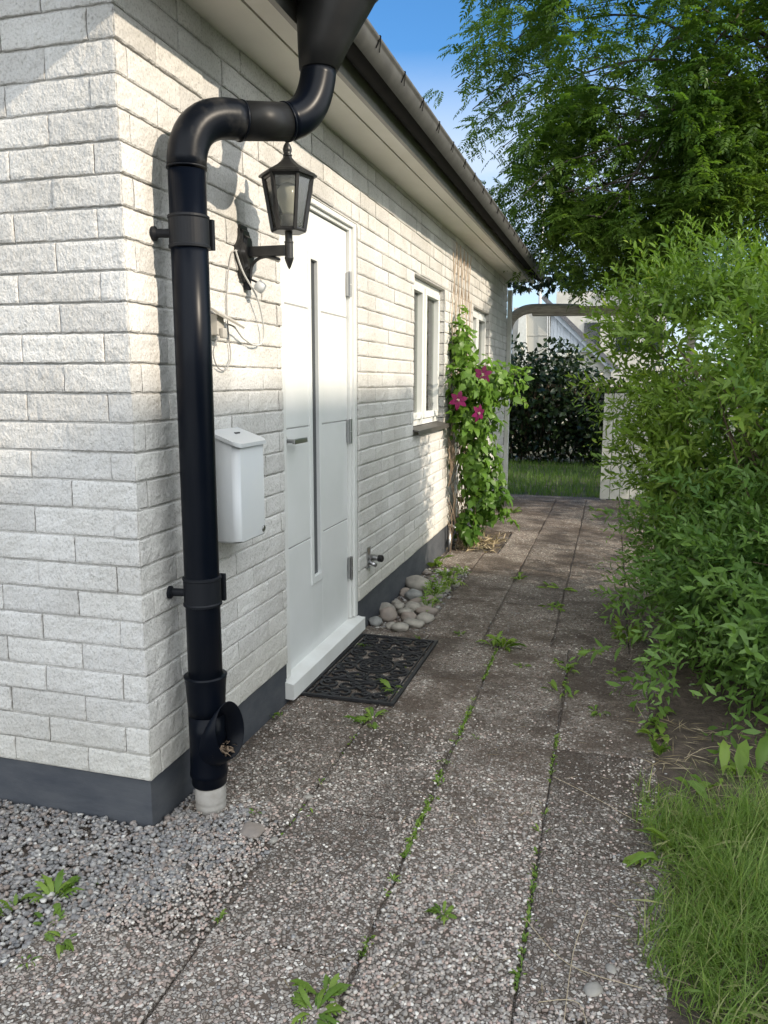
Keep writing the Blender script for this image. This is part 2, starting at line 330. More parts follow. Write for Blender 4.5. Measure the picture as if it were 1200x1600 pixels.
def box(bm, x0, x1, y0, y1, z0, z1, bev=0, seg=2):
    r = bmesh.ops.create_cube(bm, size=1, matrix=Matrix.Translation(((x0+x1)/2, (y0+y1)/2, (z0+z1)/2)) @ Matrix.Diagonal((abs(x1-x0), abs(y1-y0), abs(z1-z0), 1)))
    if bev:
        es = list({e for v in r['verts'] for e in v.link_edges})
        bmesh.ops.bevel(bm, geom=es, offset=bev, segments=seg, affect='EDGES', profile=.6)

def obox(bm, a, b, w, h, up=Vector((0, 0, 1)), bev=0):
    """box along a->b, w across, h along up"""
    a, b = Vector(a), Vector(b); d = b-a; L = d.length; d.normalize()
    s = d.cross(up).normalized(); u = s.cross(d)
    mt = Matrix((( d.x, s.x, u.x, 0), (d.y, s.y, u.y, 0), (d.z, s.z, u.z, 0), (0, 0, 0, 1)))
    r = bmesh.ops.create_cube(bm, size=1, matrix=Matrix.Translation((a+b)/2) @ mt @ Matrix.Diagonal((L, w, h, 1)))
    if bev:
        es = list({e for v in r['verts'] for e in v.link_edges})
        bmesh.ops.bevel(bm, geom=es, offset=bev, segments=1, affect='EDGES')

def tube(bm, pts, rad, seg=16, cap=True, ref=None):
    pts = [Vector(p) for p in pts]; n = len(pts)
    rads = rad if isinstance(rad, (list, tuple)) else [rad]*n
    rings = []; u = None
    for i, p in enumerate(pts):
        t = (pts[min(i+1, n-1)]-pts[max(i-1, 0)])
        t = t.normalized() if t.length > 1e-9 else Vector((0, 0, 1))
        if u is None:
            u = (ref or (Vector((0, 1, 0)) if abs(t.z) > .9 else Vector((0, 0, 1)))); 
        u = (u - t*u.dot(t)).normalized(); w = t.cross(u)
        rings.append([bm.verts.new(p + (u*math.cos(2*math.pi*k/seg) + w*math.sin(2*math.pi*k/seg))*rads[i]) for k in range(seg)])
    for a, b in zip(rings, rings[1:]):
        for k in range(seg): bm.faces.new((a[k], a[(k+1) % seg], b[(k+1) % seg], b[k]))
    if cap:
        bm.faces.new(rings[0][::-1]); bm.faces.new(rings[-1])
    return rings

def lathe(bm, prof, c, seg=24, axis=Vector((0, 0, 1)), phase=0):
    """prof = [(radius, distance along axis)]"""
    axis = Vector(axis).normalized(); c = Vector(c)
    u = axis.orthogonal().normalized(); 
    if abs(axis.z) > .99: u = Vector((1, 0, 0))
    w = axis.cross(u); rings = []
    for r, z in prof:
        rings.append([bm.verts.new(c + axis*z + (u*math.cos(phase+2*math.pi*k/seg) + w*math.sin(phase+2*math.pi*k/seg))*max(r, 1e-5)) for k in range(seg)])
    for a, b in zip(rings, rings[1:]):
        for k in range(seg): bm.faces.new((a[k], a[(k+1) % seg], b[(k+1) % seg], b[k]))
    bm.faces.new(rings[0][::-1]); bm.faces.new(rings[-1])

def bend(a, b, c, n=8):
    """quadratic curve through a, control b, c"""
    a, b, c = Vector(a), Vector(b), Vector(c)
    return [a*(1-t)**2 + b*2*t*(1-t) + c*t*t for t in [i/n for i in range(n+1)]]

def smoothpath(pts, n=6):
    P = [Vector(p) for p in pts]; out = []
    for i in range(len(P)-1):
        p0, p1, p2, p3 = P[max(i-1, 0)], P[i], P[i+1], P[min(i+2, len(P)-1)]
        for k in range(n):
            t = k/n
            out.append(.5*((2*p1)+(p2-p0)*t+(2*p0-5*p1+4*p2-p3)*t*t+(3*p1-p0-3*p2+p3)*t**3))
    out.append(P[-1]); return out

B = bmesh.new
def GZ(x, y): return -.160 - .013*max(y, 0.0)          # the paving falls gently away from the camera

# leaf geometry ---------------------------------------------------------------
def nrm(a): return a/np.maximum(np.linalg.norm(a, axis=-1, keepdims=True), 1e-9)

def leaves(P, D, U, L, W, fold=.25, curl=.15, wide=(.35, .7)):
    """lanceolate leaves: two folded quads each. P base, D direction, U normal, L length, W width"""
    P, D, U = np.asarray(P, float), nrm(np.asarray(D, float)), np.asarray(U, float); N = len(P)
    L = np.broadcast_to(np.asarray(L, float), (N,))[:, None]; W = np.broadcast_to(np.asarray(W, float), (N,))[:, None]
    S = nrm(np.cross(D, U)); U = np.cross(S, D)
    a, b = wide
    mid = P + D*L*.5 + U*L*curl*.25
    tip = P + D*L - U*L*curl
    l1 = P + D*L*a + S*W*.5 + U*W*fold; r1 = P + D*L*a - S*W*.5 + U*W*fold
    l2 = P + D*L*b + S*W*.38 + U*(W*fold*.8-L*curl*.3); r2 = P + D*L*b - S*W*.38 + U*(W*fold*.8-L*curl*.3)
    V = np.stack([P, l1, l2, tip, r2, r1, mid], 1).reshape(-1, 3)
    i = (np.arange(N)*7)[:, None]
    F = np.concatenate([i+np.array([[0, 6, 2, 1]]), i+np.array([[6, 3, 2, 2]])], 0)
    # keep quads only: (base,mid,l2,l1) (base,r1,r2,mid) and the tip halves as thin quads
    F = np.stack([np.concatenate([i+0, i+6, i+2, i+1], 1), np.concatenate([i+0, i+5, i+4, i+6], 1), np.concatenate([i+6, i+4, i+3, i+2], 1)], 1).reshape(-1, 4)
    return V, F

class Cloud:
    def __init__(s): s.V, s.F, s.A, s.n = [], [], [], 0
    def add(s, V, F, A=None, per=3):
        s.V.append(V); s.F.append(F+s.n); s.n += len(V)
        k = len(F)//per
        if A is None: A = rng.random(k)
        s.A.append(np.repeat(np.broadcast_to(A, (k,)), per))
    def leaves(s, P, D, U, L, W, A=None, **k):
        V, F = leaves(P, D, U, L, W, **k); s.add(V, F, A)
    def build(s, name, m, parent=None, smooth=False):
        return mesh_np(name, np.concatenate(s.V), np.concatenate(s.F), m, parent, np.concatenate(s.A), smooth)

def randdir(n):
    return nrm(rng.normal(size=(n, 3)))

def shoots(cl, P, D, length, nleaf, leaflen, leafw, droop=.15, spread=1.0, v0=None):
    """shoots with leaves in a spiral round each: P (n,3) base, D (n,3) direction"""
    n = len(P); D = nrm(D)
    A0 = nrm(np.cross(D, np.array([.3, .2, 1.0]))); B0 = np.cross(D, A0)
    length = np.broadcast_to(length, (n,))
    ph0 = rng.random(n)*6.28; szn = .7+.55*rng.random(n)
    vv = rng.random(n) if v0 is None else v0
    for k in range(nleaf):
        t = (k+.5)/nleaf
        pos = P + D*(length*t)[:, None] - np.array([0, 0, 1])*(droop*length*t*t)[:, None]
        ph = ph0 + k*2.4 + rng.normal(size=n)*.25
        rad = A0*np.cos(ph)[:, None] + B0*np.sin(ph)[:, None]
        up_ = .35 + 1.1*t
        d = nrm(rad*spread + D*up_ + rng.normal(size=(n, 3))*.18 - np.array([0, 0, .12]))
        u = nrm(D*1.0 - rad*.3 + rng.normal(size=(n, 3))*.25 + np.array([0, 0, .5]))
        sz = (1.0-.55*abs(t-.45)**1.0)*(.65+.6*rng.random(n))*szn
        if t > .85: sz *= .62
        cl.leaves(pos, d, u, leaflen*sz, leafw*sz, A=np.clip(vv*.55+.35*t+.18*rng.random(n), 0, 1), fold=.22, curl=.12)
    return

def inside(P, E):
    """smallest normalised distance of points to a union of ellipsoids"""
    d = np.full(len(P), 9.0)
    for c, r in E:
        d = np.minimum(d, np.linalg.norm((P-np.array(c))/np.array(r), axis=1))
    return d

def ellsurf(c, r, n, rmin=.75, rmax=1.05):
    q = randdir(n); s = rmin + (rmax-rmin)*rng.random(n)[:, None]
    P = np.array(c) + q*np.array(r)*s
    N = nrm(q/np.array(r))
    return P, N

# ================================================================== SETTING: ground, paving, gravel bed
def sheet(name, xs, ys, zf, m, kind='structure'):
    V = [(x, y, zf(x, y)) for y in ys for x in xs]; nx = len(xs)
    F = [(j*nx+i, j*nx+i+1, (j+1)*nx+i+1, (j+1)*nx+i) for j in range(len(ys)-1) for i in range(nx-1)]
    return tag(mesh_np(name, V, F, m, smooth=True), kind=kind)

def gz_far(x, y): return -.185 - .013*max(min(y, 30), 0) + .010*noise.noise(Vector((x*.7, y*.7, 0)))
xs = sorted(set([-400, -120, -40, -15, -8] + [i*.5 for i in range(-10, 24)] + [15, 20, 40, 120, 400]))
ys = sorted(set([-400, -100, -30, -10] + [i*.5 for i in range(-12, 34)] + [20, 24, 30, 60, 150, 400]))
o_ground = sheet('ground', xs, ys, gz_far, M['ground'])

# joint bed under the slabs, gritty soil that shows between them
def bedz(x, y): return -.1725 - .013*max(y, 0) + .004*noise.noise(Vector((x*9, y*9, 3)))
sheet('path_bed', np.arange(-.02, 2.25, .06), np.arange(-3.1, 8.85, .1), bedz, M['grit'])
# bare earth under the shrub
def soilz(x, y):
    return -.163 - .013*max(y, 0) + .018*noise.fractal(Vector((x*4, y*4, 1)), 1, 2, 4) + .03*max(0, min(1, (x-1.62)/.5))
def soil_edge(y): return 1.50 + .05*math.sin(y*3.1) + .04*noise.noise(Vector((y*3, 4, 0)))
nyy, nxx = 165, 30; V = []; F = []
for j in range(nyy+1):
    y = -3.0 + 11.8*j/nyy
    x0 = soil_edge(y) if y < 2.3 else soil_edge(y) + min(.3, (y-2.3)*.5)
    for i in range(nxx+1):
        x = x0 + (4.2-x0)*(i/nxx)**1.6
        e = min(1, i/3)
        V.append((x, y, soilz(x, y)*e + (1-e)*(-.176-.013*max(y, 0))))
for j in range(nyy):
    for i in range(nxx):
        a = j*(nxx+1)+i; F.append((a, a+1, a+nxx+2, a+nxx+1))
tag(mesh_np('soil_bed', V, F, M['soil'], smooth=True), kind='structure')

# slabs: one paved surface, each slab slightly out of level
slabs = []
def col(x0, x1, ysl): slabs.extend([(x0, x1, a, b) for a, b in zip(ysl, ysl[1:])])
col(.03, .392, [.16, .64, 1.29, 1.75, 2.215])
col(.404, .796, [-3.0, -2.34, -1.68, -1.02, -.37, .28, .93, 1.58, 2.215])
col(.808, 1.182, [-2.75, -2.08, -1.43, -.78, -.13, .29, .95, 1.60, 2.215])
col(1.194, 1.56, [-3.0, -2.35, -1.7, -1.05, -.40, .25, .955, 1.60, 2.10, 2.215])
col(-.02, .392, [-2.9, -2.25, -1.6, -.95, -.42])
for c0, off in ((.345, 0), (.712, .0), (1.095, .45), (1.50, 0)):
    c1 = {.345: .70, .712: 1.083, 1.095: 1.488, 1.50: 1.90}[c0]
    ysl = [2.225] + [v for v in (3.05-off, 3.95-off, 4.85-off, 5.75-off, 6.65-off, 7.6-off, 8.5) if v > 2.5]
    if c0 == .345: ysl = [2.225, 3.05, 4.02, 4.66]
    col(c0, c1, ysl)
col(.03, .335, [4.02, 4.66]); col(.46, .70, [4.68, 5.75]); col(.03, .70, [5.76, 6.65, 7.6, 8.5])
V = []; F = []; bw = []
sb = B()
for (x0, x1, y0, y1) in slabs:
    g = .006; x0 += g*random.random(); x1 -= g*random.random(); y0 += .003+g*random.random(); y1 -= .003+g*random.random()
    tl = [random.uniform(-.0025, .0025) for _ in range(4)]
    nx, ny = 5, 8; grid = []
    for j in range(ny+1):
        row = []
        for i in range(nx+1):
            u, v = i/nx, j/ny; x = x0+(x1-x0)*u; y = y0+(y1-y0)*v
            jit = .008
            if i in (0, nx): x += jit*noise.noise(Vector((x*20, y*20, 5)))
            if j in (0, ny): y += jit*noise.noise(Vector((x*20, y*20, 9)))
            z = GZ(x, y) + tl[0]*(1-u)*(1-v)+tl[1]*u*(1-v)+tl[2]*u*v+tl[3]*(1-u)*v + .0012*noise.noise(Vector((x*8, y*8, 0)))
            row.append(sb.verts.new((x, y, z)))
        grid.append(row)
    for j in range(ny):
        for i in range(nx): sb.faces.new((grid[j][i], grid[j][i+1], grid[j+1][i+1], grid[j+1][i]))
    rim = [grid[0][i] for i in range(nx+1)] + [grid[j][nx] for j in range(1, ny+1)] + [grid[ny][i] for i in range(nx-1, -1, -1)] + [grid[j][0] for j in range(ny-1, 0, -1)]
    cx_, cy_ = (x0+x1)/2, (y0+y1)/2
    mid = [sb.verts.new((v.co.x+(.0035 if v.co.x > cx_ else -.0035), v.co.y+(.003 if v.co.y > cy_ else -.003), v.co.z-.004)) for v in rim]
    low = [sb.verts.new((v.co.x, v.co.y, v.co.z-.03)) for v in mid]
    for k in range(len(rim)):
        q = (k+1) % len(rim)
        sb.faces.new((rim[q], rim[k], mid[k], mid[q])); sb.faces.new((mid[q], mid[k], low[k], low[q]))
path = tag(link('path', sb, M['slab'], smooth=False), kind='structure')
nf = len(path.data.polygons)//len(slabs); tn = path.data.attributes.new('tone', 'FLOAT', 'FACE'); random.seed(3)
tones = [random.uniform(-.24, .14) for _ in slabs]
tn.data.foreach_set('value', np.repeat(np.array(tones, dtype=np.float32), nf))

# loose gravel -----------------------------------------------------------------
def stone_cloud(name, P, size, m, flat=.65, kind='stuff', sub=1, seed=1, rough=.13):
    bm = B(); bmesh.ops.create_icosphere(bm, subdivisions=sub, radius=1)
    base = np.array([v.co[:] for v in bm.verts]); tri = np.array([[v.index for v in f.verts] for f in bm.faces]); bm.free()
    rg = np.random.default_rng(seed); n = len(P)
    V = base[None]*(1+rg.normal(size=(n, len(base), 1))*rough)
    V = V*(np.stack([np.ones(n), .62+.35*rg.random(n), flat*(.6+.5*rg.random(n))], 1)[:, None])
    a = rg.random(n)*6.28; t = rg.normal(size=n)*.35
    ca, sa, ct, st = np.cos(a), np.sin(a), np.cos(t), np.sin(t)
    Rz = np.zeros((n, 3, 3)); Rz[:, 0, 0] = ca; Rz[:, 0, 1] = -sa; Rz[:, 1, 0] = sa; Rz[:, 1, 1] = ca; Rz[:, 2, 2] = 1
    Rx = np.zeros((n, 3, 3)); Rx[:, 0, 0] = 1; Rx[:, 1, 1] = ct; Rx[:, 1, 2] = -st; Rx[:, 2, 1] = st; Rx[:, 2, 2] = ct
    V = np.einsum('nij,nkj->nki', Rz@Rx, V)*np.asarray(size)[:, None, None] + P[:, None]
    F = (tri[None] + (np.arange(n)*len(base))[:, None, None]).reshape(-1, 3)
    return tag(mesh_np(name, V.reshape(-1, 3), F, m, attr=np.repeat(rg.random(n), len(tri))), kind=kind)

def gravel_amount(x, y):
    """1 deep in the gravel, 0 out on the slabs"""
    wob = .05*noise.fractal(Vector((x*5, y*5, 2)), 1, 2, 3)
    if y < .0: e = min(max(.30 - x - (-.15-y)*.65, -.10-x), 1)      # diagonal front edge
    else: e = .27 - x
    if y > .05: e = min(e, .25-y+.0)
    return e + wob
sheet('gravel_bed', np.arange(-4.5, .42, .06), np.arange(-3.2, .28, .06),
      lambda x, y: -.186 + .012*max(-.3, min(1, gravel_amount(x, y)*5)) + .004*noise.noise(Vector((x*12, y*12, 0))), M['grit'])
px_, py_ = .104, .183; pts = []
while len(pts) < 19500:
    if len(pts) < 13500: x, y = random.uniform(-1.0, .42), random.uniform(-1.05, .26)
    else: x, y = random.uniform(-2.6, -.2), random.uniform(-2.3, .0)
    if x < .0 and y > .005: continue
    if math.hypot(x-px_, y-py_) < .068: continue
    g = gravel_amount(x, y)
    if x > -.9 and y > -1.0 and len(pts) >= 13500: continue
    if random.random() < max(0, min(1, .5+g*7)): pts.append((x, y, -.172 + .012*max(0, min(1, g*5)) + random.uniform(-.003, .008)))
pts = np.array(pts)
tag(stone_cloud('gravel', pts,   .0060+.0062*rng.random(len(pts))**1.6, M['stones'], rough=.2), kind='stuff')
# grit and pebbles broken loose, lying on and between the slabs
pts = []
while len(pts) < 2600:
    x, y = random.uniform(.0, 1.9), random.uniform(-1.2, 3.0)
    near = max(0, (.6-y)/1.8)
    edge = min(abs(x-.398), abs(x-.802), abs(x-1.188), abs(x-1.56))
    pr_ = .10 + .9*near**1.6*(.4+.6*(x < .9)) + (.45 if edge < .02 else 0) + (.8 if x > 1.40 and y < .3 else 0)
    if random.random() < pr_: pts.append((x, y, GZ(x, y)+.001 - (.004 if edge < .008 else 0)))
pts = np.array(pts)
stone_cloud('loose_pebbles', pts, .0028+.0045*rng.random(len(pts))**2.5, M['stones'], seed=3)

# pebbles standing proud of the exposed-aggregate slabs in the foreground
V_ = []
while len(V_) < 34000:
    x = random.uniform(-.02, 1.56); y = -1.25+2.9*random.random()**1.35
    if x < .03 and y > -.40: continue
    fade = max(0, min(1, (1.35-y)/1.7))
    if random.random() > fade: continue
    e = min(abs(x-.398), abs(x-.802), abs(x-1.188))
    if e < .006: continue
    if noise.noise(Vector((x*4, y*4, 6))) > (.05 if y > .1 else .3)+.5*random.random() and y > -.25: continue
    V_.append((x, y, GZ(x, y)-.0008-.0022*random.random()))
V_ = np.array(V_)
stone_cloud('exposed_aggregate', V_, .0034+.0042*rng.random(len(V_))**1.5, M['agg'], flat=.75, seed=5).data.polygons.foreach_set('use_smooth', np.ones(len(V_)*20, dtype=bool))

# ================================================================== THE HOUSE
cH = .0865; LB = .283
house = empty('house', 'low white split-face brick house with grey plinth beside the paved path', 'house', (0, 0, -.17))
EAVE = lambda y: 2.405 + .0125*y
openings = [(1.10, 2.14, -9, 24*cH), (3.40, 4.46, 11*cH-.055, 23*cH), (5.80, 6.90, 11*cH-.055, 23*cH)]
bV, bF, bA = [], [], []; nb = 0
def add_brick(side, s0, s1, z0, z1, nx, nz, deep=.016, seed=0):
    """one rough brick; s runs along the wall away from the corner, n outwards"""
    global nb
    a0, a1, b0, b1 = s0+.0014, s1-.0014, z0+.0052, z1-.0012
    if s0 == 0: a0 = 0
    tilt = random.uniform(-.0025, .003); idx = {}
    for j in range(nz+1):
        for i in range(nx+1):
            u, v = i/nx, j/nz
            # finer rows at the edges for the pillowed arris
            ue = .5-.5*math.cos(math.pi*u) if nx > 3 else u
            ve = .5-.5*math.cos(math.pi*v) if nz > 2 else v
            s, z = a0+(a1-a0)*ue, b0+(b1-b0)*ve
            e = min(ve*(b1-b0), (1-ve)*(b1-b0)); es_ = min(ue*(a1-a0), (1-ue)*(a1-a0))
            roll = -.0038*math.exp(-e/.0022) - (.0022*math.exp(-es_/.0018) if es_ < e*3 else 0) + .0012*(1-ve)
            p = Vector((s*34+side*40, z*34, seed*3.1))
            amp = 1 if min(e, es_) > .001 else .5
            dn = tilt + roll + amp*(.0024*noise.fractal(p, .8, 2.1, 3))
            if i in (0, nx) and not (s0 == 0 and i == 0): s += .0028*noise.noise(Vector((s*90, z*60, side)))
            if j in (0, nz): z += .0030*noise.noise(Vector((s*50, z*90, side+7)))
            if side == 0: co = (dn, s, z)
            else: co = (-s, -dn, z)
            if s0 == 0 and i == 0:     # wrap the arris: both faces share this rounded corner line
                q = -.0035 + .002*noise.noise(Vector((0, z*40, 1))); co = (q, -q, z)
            bV.append(co); idx[i, j] = nb; nb += 1
    for j in range(nz):
        for i in range(nx):
            f = (idx[i, j], idx[i+1, j], idx[i+1, j+1], idx[i, j+1])
            bF.append(f if side == 0 else f[::-1])
    rim = [idx[i, 0] for i in range(nx+1)] + [idx[nx, j] for j in range(1, nz+1)] + [idx[i, nz] for i in range(nx-1, -1, -1)] + [idx[0, j] for j in range(nz-1, 0, -1)]
    base = nb
    for k in rim:
        x, y, z = bV[k]
        bV.append((x-deep, y, z) if side == 0 else (x, y+deep, z)); nb += 1
    L = len(rim)
    for k in range(L):
        f = (rim[k], base+k, base+(k+1) % L, rim[(k+1) % L]); bF.append(f if side == 0 else f[::-1])
    bA.extend([random.random()]*(nx*nz+L))

def split_row(a, b, k, first):
    """brick intervals of course k between a and b"""
    js = [first + LB*i for i in range(-1, int(b/LB)+2)]
    js = [j for j in js if a+.03 < j < b-.03]
    if k >= 22:
        js = sorted(js + [j+random.uniform(.12, .16) for j in js if random.random() < .4 and j+.17 < b-.03])
    e = [a]+js+[b]; return list(zip(e, e[1:]))

NC = 29
for k in range(NC):
    z0, z1 = k*cH, (k+1)*cH
    # long wall with the door (side 0)
    segs = [[0, 8.35]]
    for (ya, yb, za, zb) in openings:
        if (z0+z1)/2 > za and (z0+z1)/2 < zb:
            segs = [q for s in segs for q in ([[s[0], ya], [yb, s[1]]] if s[0] < ya < s[1] else [s])]
    f0 = .06 if k % 2 == 0 else .205
    for a, b in segs:
        for s0, s1 in split_row(a, b, k, f0):
            zt = z1
            ztop = EAVE(s0)+.02
            if z0 > ztop: continue
            d = s0
            nx, nz = (12, 7) if d < 1.2 else ((8, 5) if d < 3.4 else (5, 4))
            if s1-s0 < .16: nx = max(4, nx//2)
            deep = .016
            if any(abs(s0-yb) < .001 or abs(s1-ya) < .001 for (ya, yb, za, zb) in openings): deep = .10
            add_brick(0, s0, s1, z0, z1, nx, nz, deep, seed=k*.37+s0)
    # gable end (side 1)
    f1 = .085 if k % 2 == 1 else .228
    for s0, s1 in split_row(0, 6.0, -9, f1):
        nx, nz = (18, 9) if s0 < .8 else (5, 3)
        if s1-s0 < .16: nx = max(4, nx//2)
        add_brick(1, s0, s1, z0, z1, nx, nz, seed=k*.41+s0+50)
wall = mesh_np('wall', bV, bF, M['brick'], house, bA)
for p in wall.data.polygons: p.use_smooth = False
# mortar backing, with the openings left out
bm = B()
def rect(x, y0, y1, z0, z1, ax=0):
    if ax == 0: vs_ = [(x, y0, z0), (x, y1, z0), (x, y1, z1), (x, y0, z1)]
    else: vs_ = [(y0, x, z0), (y0, x, z1), (y1, x, z1), (y1, x, z0)]
    bm.faces.new([bm.verts.new(v) for v in vs_])
mx_ = -.0075
ye = [0.0085] + [v for o_ in openings for v in (o_[0]+.002, o_[1]-.002)] + [8.345]
for i in range(0, len(ye), 2): rect(mx_, ye[i], ye[i+1], 0, 2.56)
for (ya, yb, za, zb) in openings:
    rect(mx_, ya+.002, yb-.002, zb-.004, 2.56)
    if za > 0: rect(mx_, ya+.002, yb-.002, 0, za)
    # soffit of the lintel and reveals behind the brick sides
    bm.faces.new([bm.verts.new(v) for v in ((mx_, ya, zb-.004), (-.12, ya, zb-.004), (-.12, yb, zb-.004), (mx_, yb, zb-.004))])
rect(.0085, -6.0, -.0085, 0, 2.56, 1)
a = link('mortar', bm, M['brick'], house)
at = a.data.attributes.new('v', 'FLOAT', 'FACE')
for d in at.data: d.value = .0
# plinth
bm = B()
box(bm, -6.0, -.010, -.0+.010, 1.098, -.32, -.002, .003)
box(bm, -6.0, -.010, 1.0985, 2.1415, -.32, -.155, 0)
box(bm, -6.0, -.010, 2.142, 8.34, -.36, -.002, .003)
bmesh.ops.subdivide_edges(bm, edges=[e for e in bm.edges if e.calc_length() > .4], cuts=20)
link('plinth', bm, M['plinth'], house)
# rest of the shell (back and far walls), roof, gable
bm = B(); box(bm, -6.0, -5.9, .02, 8.33, -.3, 2.4); box(bm, -5.9, -.02, 8.25, 8.34, -.3, 2.45); link('back_wall', bm, M['render_'], house)
bm = B()
rz = lambda x: 2.60 + (.30-x)*.42
for y0, y1 in ((-.42, 8.62),):
    sec = [(.33, 2.575), (-3.0, 2.575+3.33*.42), (-6.4, 2.575-.0), (-6.4, 2.50), (-3.0, 2.50+3.33*.42-.0), (.33, 2.50)]
    va = [bm.verts.new((x, y0, z+.0125*y0)) for x, z in sec]; vb = [bm.verts.new((x, y1, z+.0125*y1)) for x, z in sec]
    for i in range(6): bm.faces.new((va[i], va[(i+1) % 6], vb[(i+1) % 6], vb[i]))
    bm.faces.new(va[::-1]); bm.faces.new(vb)
link('roof', bm, M['roof'], house)
for y in (.012, 8.33):
    bm = B(); bm.faces.new([bm.verts.new(v) for v in ((-.02, y, 2.45), (-6, y, 2.45), (-3.0, y, 3.85))])
    link('gable_panel', bm, M['wboard'], house)
# soffit boards with a black ventilation gap, following the slight fall of the eaves
def strip(bm, x0, x1, z0, z1, y0, y1, n=18):
    for i in range(n):
        a, b = y0+(y1-y0)*i/n, y0+(y1-y0)*(i+1)/n
        if i == 0: prev = [bm.verts.new((x, a, z+EAVE(a))) for x, z in ((x0, z0), (x1, z0), (x1, z1), (x0, z1))]; bm.faces.new(prev[::-1])
        cur = [bm.verts.new((x, b, z+EAVE(b))) for x, z in ((x0, z0), (x1, z0), (x1, z1), (x0, z1))]
        for k in range(4): bm.faces.new((prev[k], prev[(k+1) % 4], cur[(k+1) % 4], cur[k]))
        prev = cur
    bm.faces.new(prev)
bm = B()
strip(bm, -.02, .172, .004, .022, -.4, 8.52); strip(bm, .182, .262, .004, .022, -.4, 8.52)
link('soffit', bm, M['soffit'], house)
bm = B(); strip(bm, -.02, .275, .040, .05, -.4, 8.52); link('soffit_backing', bm, M['rubber'], house)
bm = B(); strip(bm, .263, .283, -.006, .13, -.41, 8.53); link('fascia', bm, M['fascia'], house)
# half-round gutter
bm = B(); gx, gr = .352, .070
gz0 = .098
prev = None; n = 24
sect = [(-math.cos(t)*gr, -math.sin(t)*gr) for t in [math.pi*i/14 for i in range(15)]]
sect += [(gr+.008, .004), (gr+.009, .013), (gr+.001, .014)]
for j in range(n+1):
    y = -.42 + 9.03*j/n
    cur = [bm.verts.new((gx+a, y, EAVE(y)+gz0+b)) for a, b in sect]
    if prev:
        for k in range(len(sect)-1): bm.faces.new((prev[k], prev[k+1], cur[k+1], cur[k]))
    prev = cur
for y in (-.42, 8.61):
    bm.faces.new([bm.verts.new((gx+a, y, EAVE(y)+gz0+b)) for a, b in sect[:15]])
gut = link('gutter', bm, M['gutter'], house, smooth=True)
sm = gut.modifiers.new('t', 'SOLIDIFY'); sm.thickness = .002
bm = B(); prev = None  # added grey band over the black gutter: its sunlit face painted on
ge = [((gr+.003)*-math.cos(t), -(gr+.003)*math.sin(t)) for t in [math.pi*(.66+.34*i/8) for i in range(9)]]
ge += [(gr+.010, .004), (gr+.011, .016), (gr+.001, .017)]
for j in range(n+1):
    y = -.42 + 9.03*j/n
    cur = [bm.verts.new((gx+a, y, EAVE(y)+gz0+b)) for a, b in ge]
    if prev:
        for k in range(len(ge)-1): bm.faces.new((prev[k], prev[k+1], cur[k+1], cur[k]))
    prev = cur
link('gutter_lit_band', bm, M['gutter_lit'], gut, smooth=True)
for i in range(21):
    y = .36 + i*.36 + random.uniform(-.015, .015); z = EAVE(y)+gz0
    bm = B()
    # folded strap: two short legs meeting over the lip
    for sg in (-1, 1): obox(bm, (gx+gr+.014, y, z+.018), (gx+gr*.94+.006, y+sg*.022, z-.030), .004, .003, up=Vector((1, 0, .3)))
    obox(bm, (gx+gr+.014, y, z+.018), (gx+gr-.02, y, z+.020), .010, .003)
    link('hook', bm, M['gutter'], gut)

# door ---------------------------------------------------------------------------
door = bpy.data.objects.new('door', None); C.objects.link(door); door.parent = house; door.location = Vector((-.04, 1.6, -.1))-house.location
def dpart(name, bm, m, parent=None, **k): return link(name, bm, m, parent or door, **k)
bm = B()  # frame: side jambs, head
box(bm, -.085, -.008, 2.092, 2.138, -.075, 2.070, .003); box(bm, -.085, -.022, 2.062, 2.0915, -.075, 2.045, .002)
box(bm, -.085, -.008, 1.103, 1.148, -.075, 2.070, .003)
box(bm, -.085, -.008, 1.1485, 2.0915, 2.046, 2.0695, .003); box(bm, -.085, -.024, 1.1485, 2.0615, 2.028, 2.0455, .002)
dpart('door_frame', bm, M['whiteframe'])
bm = B(); box(bm, -.012, -.0085, 2.1375, 2.1425, -.075, 2.0745); box(bm, -.02, -.010, 1.0985, 1.1025, -.07, 2.07); dpart('seal', bm, M['rubber'])
# the leaf: flush panels with fine milled grooves round a slim glazed slot
gy0, gy1, gz_0, gz1 = 1.503, 1.652, .262, 1.838
bm = B(); grooves = [.497, 1.040, 1.582]; w = .0035
zs = [-.108] + [v for g in grooves for v in (g-w, g+w)] + [2.022]
for (ya, yb) in ((1.150, gy0), (gy1, 2.0575)):
    for i in range(0, len(zs), 2): box(bm, -.075, -.040, ya, yb, zs[i]+(0 if i else 0), zs[i+1], .0015, 1)
box(bm, -.075, -.0402, gy0+.0002, gy1-.0002, zs[0], gz_0, .0006, 1); box(bm, -.075, -.0402, gy0+.0002, gy1-.0002, gz1, zs[-1], .0006, 1)
leaf = dpart('door_leaf', bm, M['white'])
for g in grooves:
    for ya, yb in ((1.151, gy0), (gy1, 2.057)):
        bm = B(); box(bm, -.07, -.0425, ya, yb, g-w, g+w); link('groove', bm, M['groove'], leaf)
bm = B(); t_ = .030
for a in ((gy0-.006, gy0+t_, gz_0-.006, gz1+.006), (gy1-t_, gy1+.006, gz_0-.006, gz1+.006), (gy0+t_, gy1-t_, gz_0-.006, gz_0+.033), (gy0+t_, gy1-t_, gz1-.028, gz1+.006)):
    box(bm, -.060, -.0345, *a, .004)
link('glazing_frame', bm, M['white'], leaf)
bm = B(); box(bm, -.058, -.0535, gy0+.03, gy1-.03, gz_0+.03, gz1-.025); link('glass', bm, M['doorglass'], leaf)
bm = B()
tube(bm, [(-.04, 1.185, .990), (.012, 1.185, .990)], .009, 12)
